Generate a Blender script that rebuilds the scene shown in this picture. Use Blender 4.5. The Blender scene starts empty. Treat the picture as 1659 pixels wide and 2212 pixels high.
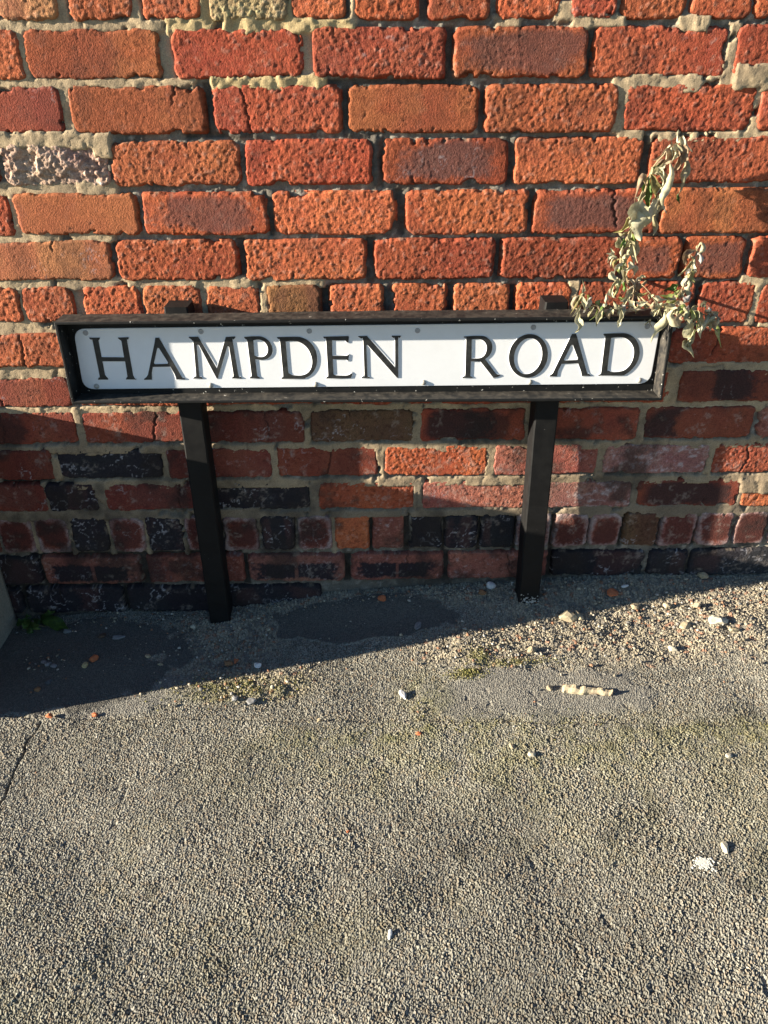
import bpy, bmesh, math, random
import numpy as np
from mathutils import Vector, Matrix
random.seed(5)
S = bpy.context.scene
COL = S.collection
# ------------------------------------------------------------------ camera
cam = bpy.data.cameras.new('camera')
cam.sensor_fit = 'VERTICAL'
cam.sensor_height = 36.0
cam.lens = 36.0 * 1661.0 / 2212.0
cam.clip_start, cam.clip_end = 0.02, 500
cam_ob = bpy.data.objects.new('camera', cam); COL.objects.link(cam_ob)
PITCH, YAW, ROLL = math.radians(30.2), math.radians(.686), math.radians(-.2745)
cp, sp_ = math.cos(PITCH), math.sin(PITCH)
fw = Vector((math.sin(YAW) * cp, math.cos(YAW) * cp, -sp_))
r0 = Vector((math.cos(YAW), -math.sin(YAW), 0)); u0 = r0.cross(fw)
rr = r0 * math.cos(ROLL) + u0 * math.sin(ROLL); uu = -r0 * math.sin(ROLL) + u0 * math.cos(ROLL)
M3 = Matrix((rr, uu, -fw)).transposed()
cam_ob.matrix_world = Matrix.Translation((0, -1.476, 1.0)) @ M3.to_4x4()
S.camera = cam_ob
# ------------------------------------------------------------------ light
SUN = Vector((5.6, 1.0, -1.37)).normalized()          # the way the light travels
ELEV = math.asin(-SUN.z)
AZ = math.atan2(-SUN.x, -SUN.y)                        # clockwise from +Y
w = bpy.data.worlds.new('World'); S.world = w; w.use_nodes = True
nt = w.node_tree; nt.nodes.clear()
sky = nt.nodes.new('ShaderNodeTexSky'); sky.sky_type = 'NISHITA'; sky.sun_disc = False
sky.sun_elevation = ELEV; sky.sun_rotation = AZ % (2 * math.pi)
sky.air_density = 1.0; sky.dust_density = 0.0; sky.ozone_density = 3.0
bg = nt.nodes.new('ShaderNodeBackground'); bg.inputs[1].default_value = 0.052
wo = nt.nodes.new('ShaderNodeOutputWorld')
nt.links.new(sky.outputs[0], bg.inputs[0]); nt.links.new(bg.outputs[0], wo.inputs[0])
sun = bpy.data.lights.new('sun', 'SUN'); sun.energy = 5.0; sun.angle = math.radians(.5); sun.color = (1, .89, .72)
sun_ob = bpy.data.objects.new('sun', sun); COL.objects.link(sun_ob)
sun_ob.rotation_euler = SUN.to_track_quat('-Z', 'Y').to_euler(); sun_ob.location = (-5, -3, 4)
vs = S.view_settings
vs.view_transform = 'Standard'; vs.look = 'None'; vs.gamma = 1; vs.use_curve_mapping = False
vs.exposure = 1.8
# ------------------------------------------------------------------ data, in metres (wall face is y = 0)
BRICKS=[(0,-0.5996,-0.4989,1.0626,1.1376,'y'),(0,-0.4843,-0.3819,1.0626,1.1376,'o'),(0,-0.3673,-0.2698,1.0626,1.1376,'o'),(0,-0.2573,-0.1326,1.0626,1.1376,'s'),(0,-0.1274,-0.0399,1.0626,1.1376,'o'),(0,-0.0273,0.0773,1.0625,1.1375,'o'),(0,0.0928,0.1918,1.0625,1.1375,'o'),(0,0.2029,0.3072,1.0625,1.1375,'o'),(0,0.322,0.3962,1.0625,1.1375,'l'),(0,0.4043,0.509,1.0625,1.1375,'o'),(0,0.5171,0.6169,1.0624,1.1374,'o'),(0,0.6205,0.719,1.0624,1.1374,'o'),(1,-0.7894,-0.5738,0.9809,1.0511,'o'),(1,-0.5691,-0.3474,0.9807,1.0516,'m'),(1,-0.326,-0.1125,0.9805,1.052,'r'),(1,-0.0957,0.1233,0.9803,1.0525,'l'),(1,0.1355,0.3569,0.9801,1.0529,'k'),(1,0.3667,0.5913,0.9799,1.0534,'r'),(1,0.6026,0.8282,0.9797,1.0539,'r'),(2,-0.746,-0.5224,0.8978,0.9708,'c'),(2,-0.5105,-0.2829,0.8977,0.9706,'m'),(2,-0.271,-0.0503,0.8977,0.9704,'r'),(2,-0.0393,0.1839,0.8976,0.9703,'m'),(2,0.1926,0.4191,0.8975,0.9701,'o'),(2,0.4308,0.6543,0.8975,0.9699,'r'),(2,0.6629,0.8865,0.8974,0.9697,'r'),(3,-0.8833,-0.6555,0.8154,0.886,'r'),(3,-0.6471,-0.4636,0.8151,0.8866,'w'),(3,-0.4561,-0.2322,0.8149,0.8872,'o'),(3,-0.2224,0.0015,0.8147,0.8879,'r'),(3,0.0178,0.2393,0.8145,0.8886,'K'),(3,0.2506,0.4755,0.8142,0.8892,'o'),(3,0.49,0.724,0.814,0.8899,'r'),(4,-0.8782,-0.6492,0.7334,0.8037,'r'),(4,-0.6431,-0.4222,0.7324,0.804,'M'),(4,-0.4171,-0.1903,0.7314,0.8042,'k'),(4,-0.1793,0.0442,0.7304,0.8045,'o'),(4,0.0576,0.282,0.7294,0.8048,'o'),(4,0.2921,0.5174,0.7284,0.8051,'K'),(4,0.5257,0.7546,0.7274,0.8054,'m'),(5,-0.7261,-0.4845,0.6513,0.7224,'Y'),(5,-0.4748,-0.2502,0.6502,0.7223,'o'),(5,-0.238,-0.0124,0.6491,0.7222,'o'),(5,0.0005,0.2271,0.648,0.7221,'r'),(5,0.2374,0.4658,0.6469,0.722,'r'),(5,0.4735,0.5763,0.6461,0.7219,'k'),(5,0.5823,0.6975,0.6456,0.7218,'k'),(5,0.7052,0.9337,0.6448,0.7218,'r'),(6,-0.7829,-0.6733,0.5719,0.6396,'o'),(6,-0.6688,-0.5723,0.5709,0.6397,'o'),(6,-0.5528,-0.4437,0.5697,0.6397,'o'),(6,-0.4384,-0.329,0.5686,0.6397,'o'),(6,-0.3184,-0.2167,0.5674,0.6397,'o'),(6,-0.2025,-0.1007,0.5663,0.6397,'b2'),(6,-0.0865,0.02,0.5651,0.6397,'o'),(6,0.0316,0.141,0.564,0.6397,'o'),(6,0.1517,0.2587,0.5628,0.6397,'o'),(6,0.2711,0.3792,0.5616,0.6397,'o'),(6,0.3899,0.4983,0.5605,0.6397,'r'),(6,0.5072,0.6148,0.5593,0.6398,'r'),(6,0.6255,0.7308,0.5582,0.6398,'r'),(6,0.7415,0.8523,0.557,0.6398,'r'),(7,-0.835,-0.6,0.4806,0.55,'o'),(7,-0.5906,-0.3619,0.48,0.5501,'o'),(7,-0.3516,-0.1211,0.4795,0.5503,'o'),(7,-0.1101,0.1204,0.4789,0.5505,'o'),(7,0.1314,0.3592,0.4783,0.5506,'r'),(7,0.37,0.5765,0.4778,0.5508,'r'),(7,0.5854,0.8205,0.4773,0.5509,'r'),(8,-0.8457,-0.6162,0.3979,0.4605,'c'),(8,-0.6054,-0.3731,0.3973,0.4612,'r'),(8,-0.3616,-0.1255,0.3967,0.462,'r'),(8,-0.1141,0.1229,0.3962,0.4628,'r'),(8,0.1342,0.3665,0.3956,0.4636,'r'),(8,0.3757,0.6032,0.3951,0.4644,'r'),(8,0.6208,0.8473,0.3945,0.4652,'B'),(9,-0.8537,-0.6173,0.3148,0.3857,'c'),(9,-0.6073,-0.3873,0.3143,0.3856,'c'),(9,-0.3755,-0.1488,0.3137,0.3855,'d'),(9,-0.1361,0.0799,0.3132,0.3854,'n'),(9,0.0953,0.315,0.3127,0.3853,'B'),(9,0.3284,0.551,0.3122,0.3852,'B'),(9,0.5623,0.7926,0.3116,0.3851,'B'),(9,0.8028,1.0202,0.3111,0.385,'h'),(10,-0.9065,-0.6876,0.2307,0.301,'d'),(10,-0.6772,-0.4555,0.2307,0.3009,'b'),(10,-0.4443,-0.2217,0.2307,0.3008,'d'),(10,-0.2097,0.0038,0.2307,0.3008,'c'),(10,0.0197,0.2399,0.2306,0.3007,'o'),(10,0.2547,0.4738,0.2306,0.3006,'h'),(10,0.4884,0.7153,0.2306,0.3005,'H'),(10,0.7248,0.9456,0.2306,0.3005,'l'),(11,-0.9494,-0.7192,0.1527,0.2195,'d'),(11,-0.7189,-0.6075,0.152,0.2189,'b'),(11,-0.5921,-0.3615,0.1512,0.2183,'d'),(11,-0.3522,-0.143,0.1503,0.2174,'b'),(11,-0.1267,0.0854,0.1494,0.2166,'r'),(11,0.0996,0.3279,0.1484,0.2158,'h'),(11,0.342,0.564,0.1474,0.2149,'H'),(11,0.5729,0.8019,0.1464,0.2141,'B'),(11,0.8097,1.0314,0.1455,0.2133,'o'),(12,-0.9319,-0.8547,0.0422,0.1338,'d'),(12,-0.8441,-0.771,0.0422,0.1337,'e'),(12,-0.7645,-0.6902,0.0423,0.1335,'e'),(12,-0.6818,-0.6032,0.0424,0.1333,'b'),(12,-0.5968,-0.5213,0.0425,0.1331,'e'),(12,-0.5149,-0.4351,0.0425,0.133,'b'),(12,-0.4277,-0.3541,0.0426,0.1328,'e'),(12,-0.3436,-0.2667,0.0427,0.1326,'e'),(12,-0.2593,-0.1834,0.0428,0.1324,'b'),(12,-0.1771,-0.101,0.0428,0.1323,'e'),(12,-0.0926,-0.0165,0.0429,0.1321,'o'),(12,-0.0081,0.0608,0.043,0.1319,'h'),(12,0.0744,0.1486,0.0431,0.1317,'bl'),(12,0.1549,0.2292,0.0431,0.1316,'b'),(12,0.2365,0.311,0.0432,0.1314,'b'),(12,0.3172,0.3907,0.0433,0.1312,'e'),(12,0.4011,0.4778,0.0433,0.1311,'e'),(12,0.4829,0.5535,0.0434,0.1309,'e'),(12,0.5607,0.6376,0.0435,0.1307,'n'),(12,0.6448,0.7229,0.0436,0.1306,'e'),(12,0.7291,0.8052,0.0436,0.1304,'e'),(12,0.8144,0.8853,0.0437,0.1302,'e'),(12,0.8936,0.9688,0.0438,0.13,'e'),(13,-1.006,-0.7775,-0.0452,0.0309,'b'),(13,-0.7671,-0.542,-0.0444,0.0309,'p'),(13,-0.5297,-0.3081,-0.0436,0.0309,'h'),(13,-0.296,-0.0757,-0.0429,0.0309,'p'),(13,-0.0595,0.1551,-0.0421,0.031,'p'),(13,0.1667,0.3961,-0.0413,0.031,'h'),(13,0.4065,0.6226,-0.0405,0.031,'b'),(13,0.6309,0.7197,-0.0399,0.031,'b'),(13,0.7279,0.945,-0.0394,0.031,'b'),(14,-1.0743,-0.8383,-0.129,-0.0558,'b'),(14,-0.8243,-0.5994,-0.1279,-0.0557,'b'),(14,-0.5879,-0.3666,-0.1269,-0.0556,'b'),(14,-0.3552,-0.1321,-0.1258,-0.0555,'b')]
EXTRA=[(0,-0.7126,-0.6096,1.0625,1.1375,'r'),(0,-0.8256,-0.7226,1.0625,1.1375,'r'),(0,-0.9386,-0.8356,1.0625,1.1375,'r'),(0,-1.0516,-0.9486,1.0625,1.1375,'r'),(0,-1.1646,-1.0616,1.0625,1.1375,'r'),(0,0.729,0.832,1.0625,1.1375,'r'),(0,0.842,0.945,1.0625,1.1375,'r'),(0,0.955,1.058,1.0625,1.1375,'r'),(0,1.068,1.171,1.0625,1.1375,'r'),(0,1.181,1.284,1.0625,1.1375,'r'),(0,1.294,1.397,1.0625,1.1375,'r'),(1,-1.0224,-0.7994,0.9803,1.0525,'r'),(1,-1.2554,-1.0324,0.9803,1.0525,'r'),(1,0.8382,1.0612,0.9803,1.0525,'r'),(1,1.0712,1.2942,0.9803,1.0525,'r'),(2,-0.979,-0.756,0.8976,0.9703,'r'),(2,-1.212,-0.989,0.8976,0.9703,'r'),(2,0.8965,1.1195,0.8976,0.9703,'r'),(2,1.1295,1.3525,0.8976,0.9703,'r'),(3,-1.1163,-0.8933,0.8147,0.8879,'r'),(3,-1.3493,-1.1263,0.8147,0.8879,'r'),(3,0.734,0.957,0.8147,0.8879,'r'),(3,0.967,1.19,0.8147,0.8879,'r'),(3,1.2,1.423,0.8147,0.8879,'r'),(4,-1.1112,-0.8882,0.7304,0.8045,'r'),(4,-1.3442,-1.1212,0.7304,0.8045,'r'),(4,0.7646,0.9876,0.7304,0.8045,'r'),(4,0.9976,1.2206,0.7304,0.8045,'r'),(4,1.2306,1.4536,0.7304,0.8045,'r'),(5,-0.9591,-0.7361,0.6478,0.7221,'r'),(5,-1.1921,-0.9691,0.6478,0.7221,'r'),(5,0.9437,1.1667,0.6478,0.7221,'r'),(5,1.1767,1.3997,0.6478,0.7221,'r'),(6,-0.8959,-0.7929,0.5645,0.6397,'r'),(6,-1.0089,-0.9059,0.5645,0.6397,'r'),(6,-1.1219,-1.0189,0.5645,0.6397,'r'),(6,-1.2349,-1.1319,0.5645,0.6397,'r'),(6,0.8623,0.9653,0.5645,0.6397,'r'),(6,0.9753,1.0783,0.5645,0.6397,'r'),(6,1.0883,1.1913,0.5645,0.6397,'r'),(6,1.2013,1.3043,0.5645,0.6397,'r'),(7,-1.068,-0.845,0.4789,0.5505,'r'),(7,-1.301,-1.078,0.4789,0.5505,'r'),(7,0.8305,1.0535,0.4789,0.5505,'r'),(7,1.0635,1.2865,0.4789,0.5505,'r'),(7,1.2965,1.5195,0.4789,0.5505,'r'),(8,-1.0787,-0.8557,0.3962,0.4628,'r'),(8,-1.3117,-1.0887,0.3962,0.4628,'r'),(8,0.8573,1.0803,0.3962,0.4628,'r'),(8,1.0903,1.3133,0.3962,0.4628,'r'),(9,-1.0867,-0.8637,0.313,0.3853,'b'),(9,-1.3197,-1.0967,0.313,0.3853,'b'),(9,1.0302,1.2532,0.313,0.3853,'b'),(9,1.2632,1.4862,0.313,0.3853,'b'),(10,-1.1395,-0.9165,0.2306,0.3007,'b'),(10,-1.3725,-1.1495,0.2306,0.3007,'b'),(10,0.9556,1.1786,0.2306,0.3007,'b'),(10,1.1886,1.4116,0.2306,0.3007,'b'),(11,-1.1824,-0.9594,0.1493,0.2165,'b'),(11,1.0414,1.2644,0.1493,0.2165,'b'),(11,1.2744,1.4974,0.1493,0.2165,'b'),(12,-1.0144,-0.9419,0.043,0.1319,'b'),(12,-1.0969,-1.0244,0.043,0.1319,'b'),(12,-1.1794,-1.1069,0.043,0.1319,'b'),(12,0.9788,1.0513,0.043,0.1319,'b'),(12,1.0613,1.1338,0.043,0.1319,'b'),(12,1.1438,1.2163,0.043,0.1319,'b'),(12,1.2263,1.2988,0.043,0.1319,'b'),(13,-1.239,-1.016,-0.0421,0.031,'b'),(13,0.955,1.178,-0.0421,0.031,'b'),(13,1.188,1.411,-0.0421,0.031,'b'),(-1,-1.15,-0.925,1.1495,1.2245,'r'),(-1,-0.914,-0.689,1.1495,1.2245,'r'),(-1,-0.678,-0.453,1.1495,1.2245,'r'),(-1,-0.442,-0.217,1.1495,1.2245,'r'),(-1,-0.206,0.019,1.1495,1.2245,'r'),(-1,0.03,0.255,1.1495,1.2245,'r'),(-1,0.266,0.491,1.1495,1.2245,'r'),(-1,0.502,0.727,1.1495,1.2245,'r'),(-1,0.738,0.963,1.1495,1.2245,'r'),(-1,0.974,1.199,1.1495,1.2245,'r'),(-1,1.21,1.435,1.1495,1.2245,'r'),(-2,-1.25,-1.025,1.2365,1.3115,'r'),(-2,-1.014,-0.789,1.2365,1.3115,'r'),(-2,-0.778,-0.553,1.2365,1.3115,'r'),(-2,-0.542,-0.317,1.2365,1.3115,'r'),(-2,-0.306,-0.081,1.2365,1.3115,'r'),(-2,-0.07,0.155,1.2365,1.3115,'r'),(-2,0.166,0.391,1.2365,1.3115,'r'),(-2,0.402,0.627,1.2365,1.3115,'r'),(-2,0.638,0.863,1.2365,1.3115,'r'),(-2,0.874,1.099,1.2365,1.3115,'r'),(-2,1.11,1.335,1.2365,1.3115,'r'),(-3,-1.15,-0.925,1.3235,1.3985,'r'),(-3,-0.914,-0.689,1.3235,1.3985,'r'),(-3,-0.678,-0.453,1.3235,1.3985,'r'),(-3,-0.442,-0.217,1.3235,1.3985,'r'),(-3,-0.206,0.019,1.3235,1.3985,'r'),(-3,0.03,0.255,1.3235,1.3985,'r'),(-3,0.266,0.491,1.3235,1.3985,'r'),(-3,0.502,0.727,1.3235,1.3985,'r'),(-3,0.738,0.963,1.3235,1.3985,'r'),(-3,0.974,1.199,1.3235,1.3985,'r'),(-3,1.21,1.435,1.3235,1.3985,'r'),(-4,-1.25,-1.025,1.4105,1.4855,'r'),(-4,-1.014,-0.789,1.4105,1.4855,'r'),(-4,-0.778,-0.553,1.4105,1.4855,'r'),(-4,-0.542,-0.317,1.4105,1.4855,'r'),(-4,-0.306,-0.081,1.4105,1.4855,'r'),(-4,-0.07,0.155,1.4105,1.4855,'r'),(-4,0.166,0.391,1.4105,1.4855,'r'),(-4,0.402,0.627,1.4105,1.4855,'r'),(-4,0.638,0.863,1.4105,1.4855,'r'),(-4,0.874,1.099,1.4105,1.4855,'r'),(-4,1.11,1.335,1.4105,1.4855,'r')]
MORTAR=[(-0.6428,1.0496,-0.3377,1.0635,'t'),(-0.5049,1.061,-0.4873,1.1031,'t'),(-0.3869,1.0619,-0.3692,1.1027,'t'),(-0.5753,0.978,-0.5677,1.0537,'t'),(-0.3482,0.9776,-0.3262,1.0528,'q'),(-0.6648,0.9688,-0.2958,0.9816,'t'),(-0.5236,0.8986,-0.5088,0.9723,'t'),(-0.3303,1.045,-0.2481,1.0653,'s'),(-0.2744,1.0587,-0.1264,1.1083,'s'),(-0.248,1.0446,-0.0908,1.0662,'s'),(-0.1057,1.0493,-0.027,1.0633,'s'),(-0.2688,0.9654,-0.0754,0.983,'s'),(-0.1141,0.9746,-0.0943,1.0552,'q'),(-0.0301,1.0612,-0.0256,1.1016,'t'),(-0.6882,0.8787,-0.4502,0.9003,'T'),(-0.4841,0.8621,-0.4521,0.894,'T'),(-0.7094,0.8018,-0.4562,0.8209,'t'),(-0.6501,0.7304,-0.6426,0.8044,'t'),(-0.7317,0.7203,-0.4752,0.7381,'t'),(-0.7543,0.6349,-0.0937,0.6538,'t'),(-0.6756,0.5696,-0.666,0.6436,'t'),(-0.5721,0.5687,-0.5527,0.6428,'q'),(-0.4436,0.5677,-0.4374,0.6419,'q'),(-0.329,0.5667,-0.3175,0.641,'t'),(-0.2166,0.5657,-0.2016,0.6436,'t'),(-0.7775,0.5479,-0.6128,0.5742,'t'),(-0.8021,0.457,-0.6002,0.484,'t'),(0.206,1.0527,0.2414,1.0648,'t'),(0.2985,1.0632,0.3254,1.0851,'t'),(0.3302,1.0515,0.4133,1.0668,'t'),(0.5046,1.0459,0.5501,1.065,'t'),(0.5893,0.9735,0.6063,1.0559,'t'),(0.4069,0.9637,0.6145,0.982,'t'),(0.5056,0.9587,0.592,0.9771,'t'),(0.6127,0.963,0.6988,0.9969,'T'),(0.4173,0.8865,0.4348,0.9709,'t'),(0.419,0.8828,0.469,0.8994,'t'),(0.6524,0.8852,0.6692,0.9699,'t'),(0.4879,0.8812,0.7228,0.8957,'t'),(0.4393,0.8864,0.4474,0.8937,'t'),(0.3748,0.5607,0.3909,0.6391,'t'),(0.7298,0.5576,0.7442,0.64,'t'),(0.6982,0.6337,0.787,0.6511,'t'),(0.5886,0.4534,0.833,0.4798,'t'),(0.595,0.3891,0.6216,0.474,'t'),(0.7539,0.5518,0.8087,0.5665,'t'),(-0.8236,0.3737,0.8566,0.3942,'t'),(-0.8464,0.2889,0.8789,0.3095,'t'),(-0.6508,0.205,0.9007,0.2255,'t'),(-0.8912,0.1269,-0.2594,0.153,'t'),(-0.3614,0.1274,0.4524,0.1453,'t'),(0.4412,0.1193,0.9199,0.1517,'t'),(-0.6197,0.311,-0.6054,0.3912,'t'),(-0.1509,0.3014,-0.1346,0.3865,'t'),(0.077,0.3032,0.0983,0.3842,'t'),(0.3133,0.3028,0.3308,0.387,'t'),(0.5484,0.3056,0.566,0.3847,'t'),(0.7989,0.2974,0.8247,0.3191,'t'),(-0.6909,0.226,-0.6752,0.3083,'t'),(-0.4574,0.2232,-0.4427,0.3058,'q'),(-0.224,0.2204,-0.2082,0.3,'t'),(0.0018,0.22,0.0216,0.2976,'t'),(0.2383,0.2194,0.2572,0.2982,'t'),(0.472,0.2235,0.491,0.3011,'t'),(0.7132,0.2252,0.7273,0.304,'t'),(-0.7252,0.1479,-0.7152,0.2217,'t'),(-0.6108,0.1463,-0.5896,0.2203,'t'),(-0.3649,0.1433,-0.3508,0.2175,'t'),(-0.1452,0.1404,-0.1239,0.2149,'t'),(0.0834,0.1399,0.1028,0.2168,'t'),(0.3262,0.1393,0.3446,0.2139,'t'),(0.5613,0.1411,0.5777,0.2135,'t'),(0.7993,0.1405,0.8126,0.2222,'t'),(0.8007,0.1825,0.8826,0.2126,'T'),(-0.7722,0.0361,-0.764,0.1363,'q'),(-0.6917,0.035,-0.6814,0.1353,'t'),(-0.6048,0.0338,-0.5966,0.1343,'q'),(-0.523,0.0327,-0.5147,0.1332,'q'),(-0.4369,0.0315,-0.4275,0.1322,'t'),(-0.2656,0.0914,-0.2563,0.1336,'t'),(-0.1023,0.0268,-0.0918,0.1352,'q'),(-0.2869,0.8902,-0.2697,0.9753,'o'),(-0.0511,0.8918,-0.0377,0.9743,'o'),(0.1831,0.8921,0.1942,0.9747,'o'),(0.121,0.9749,0.1379,1.0537,'o'),(0.3554,0.9766,0.3692,1.0542,'o'),(-0.0405,1.0613,-0.0271,1.1017,'o'),(0.0777,1.0608,0.0934,1.1013,'o'),(-0.4646,0.811,-0.4557,0.8875,'o'),(0.0015,0.8105,0.0194,0.8887,'o'),(0.2386,0.8113,0.2517,0.8875,'o'),(0.4748,0.8114,0.4912,0.8891,'o'),(-0.1912,0.7272,-0.1786,0.8063,'o'),(0.0433,0.7256,0.0593,0.8048,'o'),(0.2812,0.7272,0.2929,0.8065,'o'),(-0.4843,0.6509,-0.4732,0.7227,'o'),(-0.2509,0.6491,-0.2372,0.7243,'o'),(-0.0133,0.6438,0.0014,0.7235,'o'),(0.2263,0.6437,0.2393,0.7228,'o'),(0.5764,0.6445,0.5833,0.7221,'o'),(0.6975,0.6453,0.7063,0.7212,'o'),(-0.0999,0.5647,-0.0857,0.6375,'o'),(0.0191,0.5637,0.0325,0.6366,'o'),(0.1402,0.5627,0.1526,0.6375,'o'),(0.2588,0.5617,0.2722,0.6366,'o'),(0.614,0.5586,0.6266,0.6391,'o'),(-0.2291,0.8855,-0.1948,0.8956,'g'),(-0.1025,0.9699,0.1536,0.9794,'o'),(-0.3218,0.8901,-0.1944,0.9008,'o'),(-0.0759,1.048,-0.0308,1.0582,'o'),(0.0598,0.0245,0.0766,0.1355,'o'),(0.149,0.0234,0.1564,0.1285,'o'),(0.2289,0.0223,0.2383,0.1275,'o'),(0.3105,0.0275,0.32,0.13,'o'),(0.395,-0.0451,0.4067,0.1314,'o'),(0.4771,0.0379,0.4844,0.1304,'o'),(0.554,0.0369,0.5624,0.1294,'o'),(0.6363,0.042,0.6458,0.1344,'o'),(0.7247,0.0409,0.731,0.1152,'o'),(-0.7949,0.0254,-0.311,0.0381,'o'),(-0.7772,-0.0519,-0.7666,0.0359,'o'),(-0.544,-0.0553,-0.5302,0.0264,'o'),(-0.3106,-0.0547,-0.2957,0.0296,'o'),(-0.0769,-0.0515,-0.0587,0.0264,'o'),(0.154,-0.0482,0.168,0.0335,'o'),(-0.8374,-0.1296,-0.8233,-0.0513,'o'),(-0.6008,-0.1333,-0.5878,-0.0573,'o'),(-0.9228,-0.058,-0.525,-0.05,'o'),(-0.8096,0.2177,-0.7026,0.2312,'o'),(-0.0176,0.0257,-0.0072,0.1341,'o')]
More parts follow.
